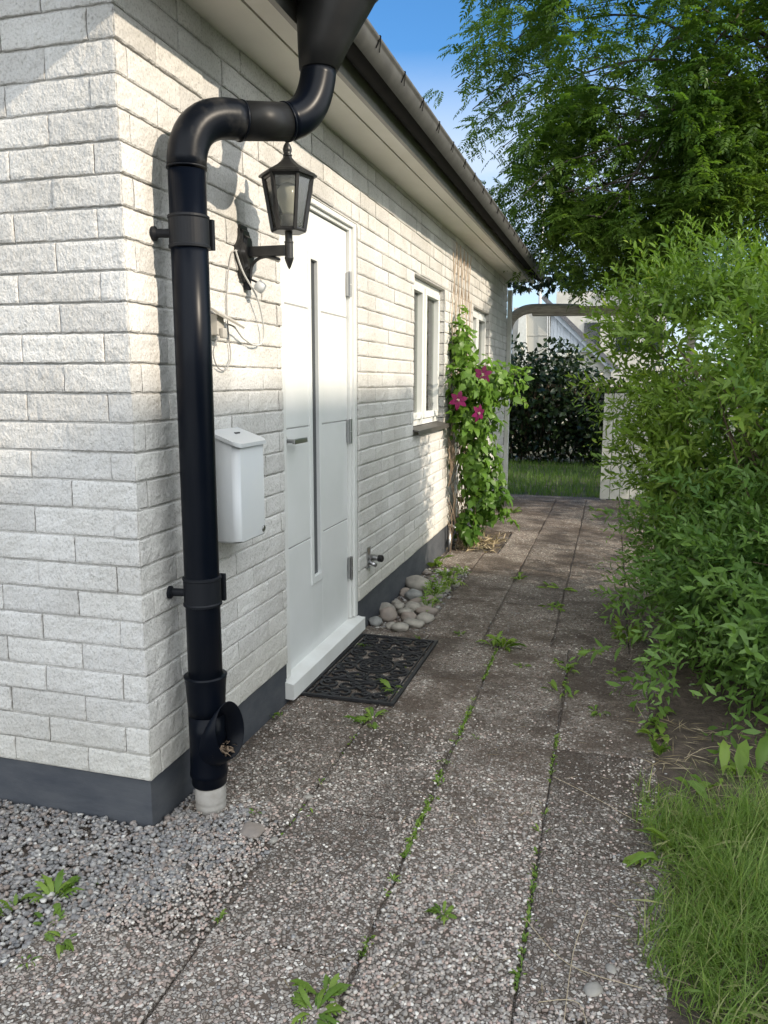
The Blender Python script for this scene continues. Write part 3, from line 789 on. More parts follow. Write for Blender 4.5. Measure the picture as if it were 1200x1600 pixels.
box(bm, .006, .020, 1.175, 1.325, .977, 1.000, .004); lathe(bm, [(.024, 0), (.026, .003), (.024, .010)], (-.040, 1.185, .990), 20, Vector((1, 0, 0)))
link('handle', bm, M['chrome'], leaf)
for z in (1.755, .981, .218):
    bm = B(); tube(bm, [(-.020, 2.0605, z-.066), (-.020, 2.0605, z-.002)], .0085, 12); tube(bm, [(-.020, 2.0605, z+.002), (-.020, 2.0605, z+.066)], .0085, 12)
    box(bm, -.036, -.0225, 2.044, 2.060, z-.06, z+.06, .001); link('hinge', bm, M['chrome'], door)
bm = B()  # threshold: timber sill under a folded metal skirt
secs = [(-.085, -.076), (-.030, -.079), (.030, -.092), (.034, -.160), (.030, -.163), (-.001, -.163), (-.085, -.150)]
a = [bm.verts.new((x, 1.085, z)) for x, z in secs]; b = [bm.verts.new((x, 2.150, z)) for x, z in secs]
for i in range(len(secs)): bm.faces.new((a[i], a[(i+1) % 7], b[(i+1) % 7], b[i]))
bm.faces.new(a[::-1]); bm.faces.new(b)
box(bm, -.008, .031, 2.1505, 2.155, -.165, -.090); box(bm, -.085, -.0405, 1.12, 2.12, -.0755, -.112+.001)
dpart('threshold', bm, M['whiteframe'])

# windows -------------------------------------------------------------------------
def window(y0, y1, z0, z1, curtain=True):
    wd = bpy.data.objects.new('window', None); C.objects.link(wd); wd.parent = house; wd.location = Vector((-.05, (y0+y1)/2, z0))-house.location
    bm = B(); f = .045; x0, x1 = -.11, -.052; ym = y0 + (y1-y0)*.455
    for a in ((y0+.004, y0+f, z0, z1-.004), (y1-f, y1-.004, z0, z1-.004), (y0+f, y1-f, z1-f, z1-.0045), (y0+f, y1-f, z0, z0+f), (ym-.022, ym+.022, z0+f, z1-f)): box(bm, x0, x1, *a, .003)
    link('window_frame', bm, M['whiteframe'], wd)
    for (a, b) in ((y0+f, ym-.022), (ym+.022, y1-f)):
        bm = B(); s = .048; c, d = z0+f, z1-f
        for q in ((a+.002, a+s, c+.002, d-.002), (b-s, b-.002, c+.002, d-.002), (a+s, b-s, d-s, d-.002), (a+s, b-s, c+.002, c+s)): box(bm, -.10, -.036, *q, .004)
        sh = link('sash', bm, M['whiteframe'], wd)
        bm = B(); box(bm, -.080, -.076, a+s-.004, b-s+.004, c+s-.004, d-s+.004); link('pane', bm, M['wglass'], sh)
    bm = B()
    secs = [(-.05, z0-.004), (.045, z0-.020), (.049, z0-.052), (.045, z0-.054), (.040, z0-.028), (-.05, z0-.02)]
    a = [bm.verts.new((x, y0-.02, z)) for x, z in secs]; b = [bm.verts.new((x, y1+.02, z)) for x, z in secs]
    for i in range(6): bm.faces.new((a[i], a[(i+1) % 6], b[(i+1) % 6], b[i]))
    bm.faces.new(a[::-1]); bm.faces.new(b); link('sill', bm, M['sill'], wd)
    bm = B(); box(bm, -.9, -.13, y0-.1, y1+.1, z0-.1, z1+.1); bmesh.ops.delete(bm, geom=[f_ for f_ in bm.faces if f_.calc_center_median().x > -.2], context='FACES')
    bmesh.ops.reverse_faces(bm, faces=bm.faces); link('room', bm, M['room'], wd, recalc=False)
    for (a, b) in ((y0+.03, y0+.12), (y1-.34, y1-.03)):
        bm = B(); n = 60; pr = None
        for i in range(n+1):
            y = a+(b-a)*i/n; x = -.19 + .018*math.sin(i*.9) + .008*math.sin(i*2.3)
            q = (bm.verts.new((x, y, z0-.02)), bm.verts.new((x, y, z1)))
            if pr: bm.faces.new((pr[0], q[0], q[1], pr[1]))
            pr = q
        link('curtain', bm, M['curtain'], wd, smooth=True)
    return wd
window(3.40, 4.46, .925, 1.985)
window(5.80, 6.90, .925, 1.985)
bm = B(); box(bm, .002, .055, 8.352, 8.45, -.30, 2.40, .004); link('corner_board', bm, M['wpost'], house)

# ================================================================== THINGS ON THE WALL
# downpipe ------------------------------------------------------------------------
dp = empty('downpipe', 'thick black rain downpipe at the house corner with a funnel top and open leaf trap', 'downpipe', (.10, .185, -.16))
px, py, pr_ = .100, .185, .0555
bm = B()
lathe(bm, [(pr_, -.02), (pr_, .60), (pr_, 1.30), (pr_, 1.86)], (px, py, 0), 40)
link('pipe', bm, M['pipe'], dp, smooth=True)
def ring(bm, c, ax, r, w):
    r -= .0015; w *= .55; lathe(bm, [(r-.002, -w/2), (r, -w/2+.0008), (r, w/2-.0008), (r-.002, w/2)], c, 40, ax)
# upper bend, offset piece, second bend
e1 = bend((px, py, 1.865), (px, py, 2.035), (.205, .335, 2.035), 12)
bm = B(); tube(bm, e1, pr_+.0025, 32); ring(bm, (px, py, 1.868), Vector((0, 0, 1)), pr_+.006, .010); link('bend', bm, M['scuff'], dp, smooth=True)
bm = B(); tube(bm, [e1[-1], Vector((.300, .475, 2.065))], pr_+.001, 32); link('offset_pipe', bm, M['pipe2'], dp, smooth=True)
e2 = bend((.297, .470, 2.064), (.362, .565, 2.095), (.372, .575, 2.25), 12)
bm = B(); tube(bm, e2, pr_+.0025, 32); d2 = (Vector(e2[1])-Vector(e2[0])).normalized(); ring(bm, e2[0], d2, pr_+.006, .012)
d1 = (Vector(e1[-1])-Vector(e1[-2])).normalized(); ring(bm, e1[-1], d1, pr_+.006, .012)
link('bend', bm, M['pipe'], dp, smooth=True)
# flared funnel, wider towards the outside, with rolled rings at the top
bm = B(); top = []
lv = [(0, .0585, .0585, 0, 0), (.004, .063, .063, 0, 0), (.075, .083, .083, .014, .008), (.185, .118, .115, .040, .03), (.235, .132, .125, .052, .042), (.240, .139, .131, .053, .042), (.256, .139, .131, .055, .043), (.258, .133, .126, .055, .043), (.274, .137, .129, .058, .045), (.278, .144, .135, .058, .046), (.294, .144, .135, .060, .047), (.298, .137, .129, .060, .047), (.34, .140, .130, .064, .05)]
rings = []
for h, ra, rb, ox, oy in lv:
    rings.append([bm.verts.new((.372+ox+ra*math.cos(2*math.pi*k/40), .575+oy+rb*math.sin(2*math.pi*k/40), 2.242+h)) for k in range(40)])
for a, b in zip(rings, rings[1:]):
    for k in range(40): bm.faces.new((a[k], a[(k+1) % 40], b[(k+1) % 40], b[k]))
o = link('funnel', bm, M['pipe2'], dp, smooth=True); o.modifiers.new('t', 'SOLIDIFY').thickness = .003
# wall clamps
for z in (1.687, .585):
    bm = B()
    lathe(bm, [(pr_+.001, -.048), (pr_+.006, -.046), (pr_+.0065, -.040), (pr_+.004, -.036), (pr_+.004, .036), (pr_+.0065, .040), (pr_+.006, .046), (pr_+.001, .048)], (px, py, z), 40)
    box(bm, px+.022, px+.052, py+.050, py+.066, z-.045, z+.045, .003)
    cl = link('clamp', bm, M['clamp'], dp, smooth=False)
    bm = B(); tube(bm, [(-.004, .150, z-.004), (.055, .160, z-.004)], .013, 14); lathe(bm, [(.020, 0), (.021, .002), (.021, .010), (.012, .016)], (-.002, .149, z-.004), 16, Vector((1, .1, 0)))
    link('bracket_arm', bm, M['clamp'], cl, smooth=False)
# flared sleeve of the leaf trap, its body, the oblique mouth
bm = B()
lathe(bm, [(.0600, 0.165), (.0615, .2), (.0655, .275), (.0695, .298), (.0705, .300)], (px, py, 0), 40)
link('sleeve', bm, M['pipe'], dp, smooth=True)
bm = B(); lathe(bm, [(.054, -.082), (.0575, -.076), (.0585, -.05), (.0625, -.045), (.0625, -.030), (.0605, -.024), (.0605, .10), (.0605, .168)], (px, py, 0), 40)
link('trap_body', bm, M['pipe'], dp, smooth=True)
bm = B(); inner = []; outer = []; back = []; ns = 36
zc = .140; fa = R(-22); ex_ = Vector((math.cos(fa), math.sin(fa), 0)); ey_ = Vector((-math.sin(fa), math.cos(fa), 0)); o_ = Vector((px, py, 0))
for k in range(ns):
    t = 2*math.pi*k/ns; c_, s_ = math.cos(t), math.sin(t)
    outer.append(bm.verts.new(o_+ex_*(.112-.012*s_)+ey_*.060*c_+Vector((0, 0, zc+.093*s_))))
    inner.append(bm.verts.new(o_+ex_*(.1125-.012*s_)+ey_*.057*c_+Vector((0, 0, zc+.090*s_))))
    back.append(bm.verts.new(o_+ex_*(.012-.012*s_)+ey_*.056*c_+Vector((0, 0, zc-.088+.078*s_))))
ib = [bm.verts.new(o_+(v.co-o_)*.95+Vector((0, 0, .003))) for v in back]
for k in range(ns):
    q = (k+1) % ns
    bm.faces.new((back[k], back[q], outer[q], outer[k])); bm.faces.new((outer[k], outer[q], inner[q], inner[k])); bm.faces.new((inner[k], inner[q], ib[q], ib[k]))
bm.faces.new(ib)
link('trap_mouth', bm, M['pipe'], dp, smooth=True)
bm = B(); lathe(bm, [(.049, -.250), (.050, -.160), (.0515, -.152), (.0495, -.146), (.0505, -.136), (.0525, -.130), (.0505, -.124), (.0525, -.110), (.0505, -.100), (.050, -.075)], (px+.004, py-.002, 0), 36)
link('ground_socket', bm, M['clay'], dp, smooth=True)
# leaf litter lying in the mouth of the trap
bm_l = Cloud(); n = 70
P = np.stack([rng.uniform(.145, .195, n), rng.uniform(.125, .190, n), rng.uniform(.060, .082, n)-.01], 1)
bm_l.leaves(P, randdir(n)*[1, 1, .5], randdir(n)+[0, 0, 1.5], .022, .008)
deb = tag(bm_l.build('leaf_litter', M['drystem']), 'dead leaves caught in the open mouth of the downpipe trap', 'leaf litter', kind='stuff')

# lantern -------------------------------------------------------------------------
la = empty('wall_lantern', 'black six-sided coach lantern on a bracket beside the front door', 'lamp', (0, .745, 1.61))
lx, ly = .185, .748
bm = B()   # scalloped back plate
outl = []
for i in range(25):
    v = i/24; z = 1.612+.200*v
    w = .040+.014*math.cos((v-.5)*2*math.pi*1.5)*(1-abs(v-.5)*.6) + .018*math.sin(math.pi*v)
    if v < .06 or v > .94: w *= .72
    outl.append((w, z))
ring_ = [(ly-.004+w, z) for w, z in outl] + [(ly-.004-w, z) for w, z in reversed(outl)]
def plate(x0, x1, s, s1=None):
    s1 = s1 or s; zc_ = 1.712
    a = [bm.verts.new((x0, ly-.004+(y-ly+.004)*s, zc_+(z-zc_)*s)) for y, z in ring_]; b = [bm.verts.new((x1, ly-.004+(y-ly+.004)*s1, zc_+(z-zc_)*s1)) for y, z in ring_]
    for i in range(len(a)): bm.faces.new((a[i], a[(i+1) % len(a)], b[(i+1) % len(a)], b[i]))
    bm.faces.new(b); bm.faces.new(a[::-1])
plate(.001, .010, 1); plate(.0101, .020, .86, .80); plate(.0201, .032, .66, .55)
link('back_plate', bm, M['lamp'], la)
bm = B()
box(bm, .025, lx-.012, ly-.011, ly+.011, 1.700, 1.737, .003)
tube(bm, smoothpath([(.030, ly, 1.625), (.036, ly, 1.668), (.062, ly, 1.693), (.10, ly, 1.700), (.150, ly, 1.688)], 5), [.006]*20+[.003], 8)
link('arm', bm, M['lamp'], la)
bm = B()
lathe(bm, [(.001, 1.652), (.006, 1.660), (.0145, 1.682), (.0165, 1.690), (.0165, 1.694), (.0150, 1.695), (.0150, 1.742), (.0165, 1.744), (.0165, 1.749), (.0135, 1.751), (.0135, 1.782), (.017, 1.785)], (lx, ly, 0), 20)
link('stem', bm, M['lamp'], la)
# cage
rb, rt, zb, zt = .058, .088, 1.786, 1.970
hexp = lambda r, z, k: Vector((lx+r*math.cos(k*math.pi/3+.26), ly+r*math.sin(k*math.pi/3+.26), z))
bm = B()
lathe(bm, [(rb+.004, zb-.006), (rb+.006, zb), (rb+.002, zb+.007), (rb-.010, zb+.007)], (lx, ly, 0), 6, phase=.26)
lathe(bm, [(rt-.010, zt-.010), (rt+.001, zt-.010), (rt+.005, zt+.001), (rt-.008, zt+.002)], (lx, ly, 0), 6, phase=.26)
for k in range(6): obox(bm, hexp(rb+.001, zb, k), hexp(rt+.001, zt, k), .011, .011, up=(hexp(1, 0, k)-hexp(0, 0, k)).normalized())
link('cage', bm, M['lamp'], la)
for k in range(6):
    bm = B(); bm.faces.new([bm.verts.new(v) for v in (hexp(rb-.003, zb+.006, k), hexp(rb-.003, zb+.006, k+1), hexp(rt-.004, zt-.008, k+1), hexp(rt-.004, zt-.008, k))])
    o = link('glass_pane', bm, M['lglass'], la); o.modifiers.new('t', 'SOLIDIFY').thickness = .0015
bm = B()
lathe(bm, [(.090, 1.967), (.104, 1.968), (.106, 1.974), (.097, 1.982), (.080, 1.990), (.060, 2.001), (.038, 2.014), (.026, 2.024), (.017, 2.035), (.015, 2.040)], (lx, ly, 0), 6, phase=.26)
link('hood', bm, M['lamp'], la)
bm = B(); lathe(bm, [(.013, 2.038), (.0165, 2.041), (.0165, 2.046), (.012, 2.048), (.0155, 2.056), (.0165, 2.064), (.013, 2.075), (.006, 2.087), (.001, 2.093)], (lx, ly, 0), 18)
link('finial', bm, M['lamp'], la, smooth=True)
bm = B(); lathe(bm, [(.020, 1.842), (.022, 1.852), (.033, 1.875), (.040, 1.90), (.038, 1.925), (.025, 1.945), (.006, 1.952)], (lx, ly, 0), 20); link('bulb', bm, M['bulb'], la, smooth=True)
bm = B(); lathe(bm, [(.027, 1.792), (.027, 1.838), (.021, 1.842)], (lx, ly, 0), 20); link('socket', bm, M['socket'], la, smooth=True)

# twilight sensor under the lantern plate
sn = empty('light_sensor', 'small pale grey sensor with a dark cap under the lantern plate', 'sensor', (0, .76, 1.58))
bm = B(); lathe(bm, [(.012, 0), (.020, .004), (.021, .026), (.018, .034)], (.040, .775, 1.608), 20, Vector((.7, .1, -.55))); link('sensor_body', bm, M['mailbox'], sn, smooth=True)
bm = B(); obox(bm, (.006, .760, 1.632), (.062, .785, 1.604), .038, .006, up=Vector((.4, 0, 1))); box(bm, .0, .02, .745, .775, 1.585, 1.625, .003); link('cap', bm, M['clamp'], sn)

# cables and boxes
jb = empty('junction_box', 'beige weathered junction box with an open lid behind the downpipe', 'junction box', (0, .50, 1.42))
bm = B(); box(bm, .002, .034, .470, .520, 1.405, 1.475, .004); box(bm, .034, .050, .480, .512, 1.395, 1.430, .005); link('box_body', bm, M['jbox'], jb)
bm = B(); obox(bm, (.030, .455, 1.485), (.052, .60, 1.448), .055, .007, up=Vector((.5, -.3, 1))); link('lid', bm, M['jbox'], jb)
def cable(name, label, pts, r, m, cat='cable'):
    bm = B(); tube(bm, smoothpath(pts, 8), r, 8); return tag(link(name, bm, m, smooth=True), label, cat)
cable('cable', 'white cable looping from the lantern plate down to the junction box', [(.012, .665, 1.715), (.022, .705, 1.64), (.030, .80, 1.56), (.024, .862, 1.47), (.020, .868, 1.405), (.018, .80, 1.385), (.022, .69, 1.405), (.034, .60, 1.438), (.040, .53, 1.445)], .0034, M['cable'])
cable('cable', 'thin grey cable hanging in a loop below the junction box', [(.034, .475, 1.400), (.016, .468, 1.350), (.012, .50, 1.300), (.012, .560, 1.288), (.012, .605, 1.335), (.008, .602, 1.40), (.010, .590, 1.50), (.008, .604, 1.60), (.008, .640, 1.695), (.012, .680, 1.715)], .0024, M['graycable'])

# mailbox -------------------------------------------------------------------------
mb = empty('mailbox', 'light grey metal wall mailbox with a sloping lid and round lock', 'mailbox', (.06, .54, .69))
def roundbox(bm, y0, y1, x1, z0, zb_, zf, r, seg=6):
    """plan outline: flat against the wall, both front corners rounded"""
    pl = [(.004, y0)] + [(x1-r+r*math.sin(t), y0+r-r*math.cos(t)) for t in [math.pi/2*i/seg for i in range(seg+1)]] + [(x1-r+r*math.cos(t), y1-r+r*math.sin(t)) for t in [math.pi/2*i/seg for i in range(seg+1)]] + [(.004, y1)]
    f = lambda x: zb_+(zf-zb_)*x/x1
    a = [bm.verts.new((x, y, z0)) for x, y in pl]; b = [bm.verts.new((x, y, f(x))) for x, y in pl]
    for i in range(len(pl)): bm.faces.new((a[i], a[(i+1) % len(pl)], b[(i+1) % len(pl)], b[i]))
    bm.faces.new(a[::-1]); bm.faces.new(b); return pl
bm = B(); roundbox(bm, .424, .652, .118, .690, 1.066, 1.022, .026); bmesh.ops.bevel(bm, geom=[e for e in bm.edges if all(abs(v.co.z-.690) < 1e-4 for v in e.verts)], offset=.006, segments=2, affect='EDGES')
link('mailbox_body', bm, M['mailbox'], mb, smooth=True).modifiers.new('w', 'WEIGHTED_NORMAL')
bm = B(); r_ = .028
pl = [(.002, .418)] + [(.127-r_+r_*math.sin(t), .418+r_-r_*math.cos(t)) for t in [math.pi/2*i/6 for i in range(7)]] + [(.127-r_+r_*math.cos(t), .660-r_+r_*math.sin(t)) for t in [math.pi/2*i/6 for i in range(7)]] + [(.002, .660)]
f = lambda x: 1.083-.046*x/.127
a = [bm.verts.new((x, y, f(x)-.013)) for x, y in pl]; b = [bm.verts.new((x, y, f(x))) for x, y in pl]
for i in range(len(pl)): bm.faces.new((a[i], a[(i+1) % len(pl)], b[(i+1) % len(pl)], b[i]))
bm.faces.new(a[::-1]); bm.faces.new(b); bmesh.ops.bevel(bm, geom=[e for e in bm.edges if all(v in b for v in e.verts)], offset=.003, segments=2, affect='EDGES')
lid = link('lid', bm, M['mailbox'], mb)
bm = B(); obox(bm, (.050, .545, f(.05)+.001), (.050, .578, f(.05)+.001), .008, .006); link('lid_slot', bm, M['rubber'], lid)
bm = B(); lathe(bm, [(.0125, 0), (.0125, .003), (.010, .0045)], (.118, .618, .712), 24, Vector((1, 0, 0))); box(bm, .1222, .1232, .6165, .6195, .706, .718); link('lock', bm, M['chrome'], mb)

# garden tap ----------------------------------------------------------------------
tp = empty('garden_tap', 'black garden tap on a steel plate low on the wall right of the door', 'tap', (0, 2.33, .19))
bm = B(); box(bm, .001, .007, 2.275, 2.335, .165, .290, .008); link('mounting_plate', bm, M['chrome'], tp)
bm = B(); lathe(bm, [(.017, 0), (.019, .02), (.016, .04), (.016, .055)], (.006, 2.36, .215), 20, Vector((1, -.25, 0))); lathe(bm, [(.012, 0), (.012, .05)], (.004, 2.32, .195), 12, Vector((1, 0, -.4))); link('tap_body', bm, M['chrome'], tp, smooth=True)
bm = B(); lathe(bm, [(.019, .05), (.021, .052), (.021, .074), (.017, .077)], (.006, 2.36, .215), 20, Vector((1, -.25, 0))); link('cap', bm, M['darkpl'], tp)

# small ground valve by the climbing plant
bm = B(); tube(bm, [(.03, 4.63, -.30), (.03, 4.63, -.03)], .016, 10); tube(bm, smoothpath([(.03, 4.63, -.04), (.03, 4.63, .0), (.055, 4.62, .012), (.085, 4.61, -.01)], 4), .012, 10)
tag(link('standpipe', bm, M['chrome'], smooth=True), 'short metal water pipe against the plinth at the foot of the climbing plant', 'pipe')

# doormat -------------------------------------------------------------------------
dm = empty('doormat', 'black rubber doormat with cut-out scrollwork in front of the white door', 'doormat', (.24, 1.63, -.175))
mx0, mx1, my0, my1, mt = .028, .472, 1.165, 2.100, .010
mz = lambda y: GZ(0, y)+.004
bm = B()
def mbar(x0, x1, y0, y1, h=mt):
    vs_ = [bm.verts.new((x, y, mz(y)+z)) for z in (0, h) for (x, y) in ((x0, y0), (x1, y0), (x1, y1), (x0, y1))]
    for q in ((3, 2, 1, 0), (4, 5, 6, 7), (0, 1, 5, 4), (1, 2, 6, 5), (2, 3, 7, 6), (3, 0, 4, 7)): bm.faces.new([vs_[i] for i in q])
def marc(cx, cy, r, a0, a1, w=.008, n=None, h=mt*.9, rx=1):
    n = n or max(6, int(abs(a1-a0)/.3)); ps = []
    for i in range(n+1):
        t = a0+(a1-a0)*i/n; ww = w*(.6+.4*math.sin(math.pi*i/n)) if abs(a1-a0) < 6.2 else w
        cs = [((r-ww/2)*math.cos(t)*rx, (r-ww/2)*math.sin(t)), ((r+ww/2)*math.cos(t)*rx, (r+ww/2)*math.sin(t))]
        ps.append([bm.verts.new((cx+x, cy+y, mz(cy+y)+z)) for z in (0, h) for x, y in cs])
    for p, q in zip(ps, ps[1:]):
        for i, j in ((0, 1), (1, 3), (3, 2), (2, 0)): bm.faces.new((p[i], p[j], q[j], q[i]))
fr = .016
mbar(mx0, mx1, my0, my0+fr, .012); mbar(mx0, mx1, my1-fr, my1, .012); mbar(mx0, mx0+fr, my0+fr, my1-fr, .012); mbar(mx1-fr, mx1, my0+fr, my1-fr, .012)
link('rim', bm, M['mat'], dm)
bm = B()
for y in (my0+.235, my1-.235): mbar(mx0+fr, mx1-fr, y-.005, y+.005)
mbar(mx0+.030, mx0+.036, my0+fr, my1-fr, .008); mbar(mx1-.036, mx1-.030, my0+fr, my1-fr, .008)
link('cross_bars', bm, M['mat'], dm)
bm = B(); xm = (mx0+mx1)/2; ym = (my0+my1)/2
random.seed(4)
def scroll(cx, cy, s, ph, sgn):
    marc(cx, cy, s, ph, ph+sgn*4.3, .012); marc(cx+math.cos(ph)*s*.35, cy+math.sin(ph)*s*.35, s*.48, ph+math.pi, ph+math.pi+sgn*4.6, .010)
    marc(cx-math.cos(ph)*s*.5, cy-math.sin(ph)*s*.5, s*.30, ph, ph+6.28, .009)
for (ya, yb) in ((my0+fr, my0+.23), (my0+.24, my1-.24), (my1-.23, my1-fr)):
    ny_ = 2 if yb-ya < .3 else 4; sx = (mx1-mx0-.075)/4; sy = (yb-ya)/ny_
    for i in range(4):
        for j in range(ny_):
            cx, cy = mx0+.0375+sx*(i+.5), ya+sy*(j+.5)
            if ny_ == 4 and abs(cx-xm) < .10 and abs(cy-ym) < .12: continue
            q = 1 if cx < xm else -1; w_ = 1 if cy < (ya+yb)/2 else -1
            scroll(cx, cy, min(sx, sy)*.50, (.6 if (i+j) % 2 else 2.5)*q*w_, q*w_*(1 if (i+j) % 2 else -1))
for r_ in (.10, .078, .05, .024): marc(xm, ym, r_, 0, 6.2832, .009, 36)
for k in range(12):
    t = k*math.pi/6; marc(xm+math.cos(t)*.064, ym+math.sin(t)*.064, .013, 0, 6.28, .006)
mbar(xm-.003, xm+.003, ym-.23, ym-.10); mbar(xm-.003, xm+.003, ym+.10, ym+.23)
link('scrollwork', bm, M['mat'], dm)

# trellis -------------------------------------------------------------------------
tr = empty('trellis', 'tall diamond trellis of thin pale brown laths on the wall above the climbing plant', 'trellis', (.03, 5.05, .6))
ty0, ty1, tz0, tz1 = 4.60, 5.56, .55, 2.40
k = 0
for sgn, xx in ((1, .020), (-1, .029)):
    for i in range(-5, 8):
        # steep laths crossing in long diamonds
        a = ty0 + (ty1-ty0)*i/5.5; dy = (tz1-tz0)*.30*sgn
        p0 = [a if sgn > 0 else a+(0), tz0]; p1 = [a+dy, tz1]
        # clip to the panel
        def clip(p, q):
            t0, t1 = 0, 1
            for s_, e_, lo, hi in ((p[0], q[0], ty0, ty1),):
                d = e_-s_
                for b_ in (lo, hi):
                    t = (b_-s_)/d
                    if (b_ == lo) == (d > 0): t0 = max(t0, t)
                    else: t1 = min(t1, t)
            return t0, t1
        t0, t1 = clip(p0, p1)
        if t1-t0 < .08: continue
        A = Vector((xx, p0[0]+(p1[0]-p0[0])*t0, p0[1]+(p1[1]-p0[1])*t0)); Bq = Vector((xx, p0[0]+(p1[0]-p0[0])*t1, p0[1]+(p1[1]-p0[1])*t1))
        bm = B(); obox(bm, A, Bq, .006, .015, up=Vector((0, 1, 0))); link('lath', bm, M['lath'], tr)

# ================================================================== STONES AND PLANTS BY THE HOUSE
def cobble(x, y, w, d, h, m, label, group=None, rot=0, dz=0, seed=0):
    bm = B(); bmesh.ops.create_icosphere(bm, subdivisions=3, radius=1)
    for v in bm.verts:
        p = v.co.copy(); q = 1+.26*noise.noise(p*1.1+Vector((seed*7, 0, 0)))+.07*noise.noise(p*2.6+Vector((seed, 3, 0)))
        v.co = Vector((p.x*w/2*q, p.y*d/2*q, p.z*h/2*q))
    bmesh.ops.transform(bm, matrix=Euler((random.uniform(-.15, .15), random.uniform(-.15, .15), rot)).to_matrix().to_4x4(), verts=bm.verts)
    o = link('cobble', bm, m, smooth=True); o.location = (x, y, GZ(x, y)-.012+h*.32+dz)
    return tag(o, label, 'stone', group)
G1 = 'rounded cobbles heaped against the plinth right of the door'
special = [(.075, 3.27, .21, .15, .125, 'cobble', 'biggest smooth oval cobble, beige grey, resting against the grey plinth'),
           (.075, 2.50, .115, .12, .10, 'cobble2', 'round pinkish cobble near the front of the heap by the door sill'),
           (.030, 2.365, .085, .08, .065, 'cobble3', 'small dark grey cobble nearest the door threshold'),
           (.255, 2.41, .15, .10, .055, 'cobble', 'flat pale cobble at the front outer edge of the heap'),
           (.285, 2.66, .15, .11, .075, 'cobble2', 'long reddish cobble on the path side of the heap')]
for i, (x, y, w, d, h, m, lb) in enumerate(special): cobble(x, y, w, d, h, M[m], lb, G1, random.uniform(-.5, .5), seed=i)
rest = [(.085, 2.74), (.17, 2.85), (.15, 2.62), (.03, 2.85), (.235, 2.93), (.215, 3.44), (.14, 2.33), (.095, 3.68), (.19, 3.80), (.275, 3.87), (.03, 3.10), (.11, 3.0), (.025, 2.62), (.20, 2.30), (.03, 3.53), (.20, 2.52), (.24, 3.10), (.18, 3.15), (.26, 3.25), (.12, 3.50), (.03, 3.75), (.26, 3.62), (.10, 3.86), (.17, 2.72), (.24, 2.78), (.30, 2.52), (.20, 3.66), (.31, 3.42)]
random.seed(11)
def cobname(i, x, y):
    a = 'touching the plinth' if x < .07 else ('on the path side' if x > .21 else 'in the middle of the heap')
    b = 'nearest the doormat' if y < 2.45 else ('in the front half of the heap' if y < 2.95 else ('beside the biggest cobble' if y < 3.4 else 'at the far end of the heap'))
    return 'rounded cobble %s, %s' % (a, b)
COB = [cobname(i, x, y) for i, (x, y) in enumerate(rest)]
for i, (x, y) in enumerate(rest):
    w = random.uniform(.05, .125); cobble(x, y, w, w*random.uniform(.7, 1), w*random.uniform(.5, .72), M[random.choice(['cobble', 'cobble2', 'cobble3', 'cobble'])],
        COB[i], G1, random.uniform(0, 3), seed=i+20)
# a few lone stones
for i, (x, y, w, lb) in enumerate([(.395, .335, .035, 'white pebble lying in the slab joint level with the downpipe'), (.388, .06, .03, 'pale pebble at the edge of the gravel by the slab joint'), (.30, .09, .10, 'brown flat stone half buried at the edge of the gravel'), (.46, -.29, .022, 'small white pebble on the front slab'), (1.36, -.30, .05, 'bluish stone on the grit at the front right'), (1.40, -.22, .04, 'pale angular stone beside the bluish one')]):
    cobble(x, y, w, w*.8, w*(.6 if i != 2 else .35), M['cobble2' if i == 2 else 'cobble'], lb, None, i, seed=i+70, dz=(-.004 if i == 2 else 0))
bmc = stone_cloud('cobble_bed_pebbles', np.array([(random.uniform(.0, .34), random.uniform(2.3, 4.0), -.205-random.random()*.008) for _ in range(420)]), .010+.010*rng.random(420), M['stones'], seed=9)

# climbing clematis -----------------------------------------------------------------
cm = empty('clematis', 'climbing plant with broad green leaves on the trellis between the windows', 'climber', (.12, 4.85, -.22))
CE = [((.09, 4.72, 1.56), (.10, .16, .20)), ((.20, 4.62, 1.24), (.22, .34, .24)), ((.38, 4.86, 1.22), (.22, .30, .20)), ((.22, 4.70, .93), (.22, .34, .24)), ((.24, 4.80, .55), (.20, .28, .30)), ((.30, 4.9, .22), (.22, .24, .22)), ((.16, 4.80, -.02), (.12, .14, .16))]
cl = Cloud()
for (c, r), n in zip(CE, (130, 330, 240, 330, 330, 260, 110)):
    P, N = ellsurf(c, r, n, .35, 1.08); P[:, 0] = np.maximum(P[:, 0], .035)
    N = nrm(N + [.35, -.15, .25])
    D = nrm(rng.normal(size=(n, 3))*.55 + N*.55 + [0, 0, -.75])
    L = .052+.050*rng.random(n)
    hv = np.clip((P[:, 2]+.2)/2.0*.5 + rng.random(n)*.5, 0, 1)
    cl.leaves(P, D, N, L, L*.62, A=hv, fold=.15, curl=.22, wide=(.22, .62))
    # leaflets either side of the first, so each reads as a lobed clematis leaf
    k = rng.random(n) < .6
    S = nrm(np.cross(D, N))
    for sg in (-1, 1):
        cl.leaves(P[k], nrm(D[k]*.6+S[k]*sg*.8), N[k], L[k]*.72, L[k]*.42, A=hv[k], fold=.15, curl=.2, wide=(.25, .62))
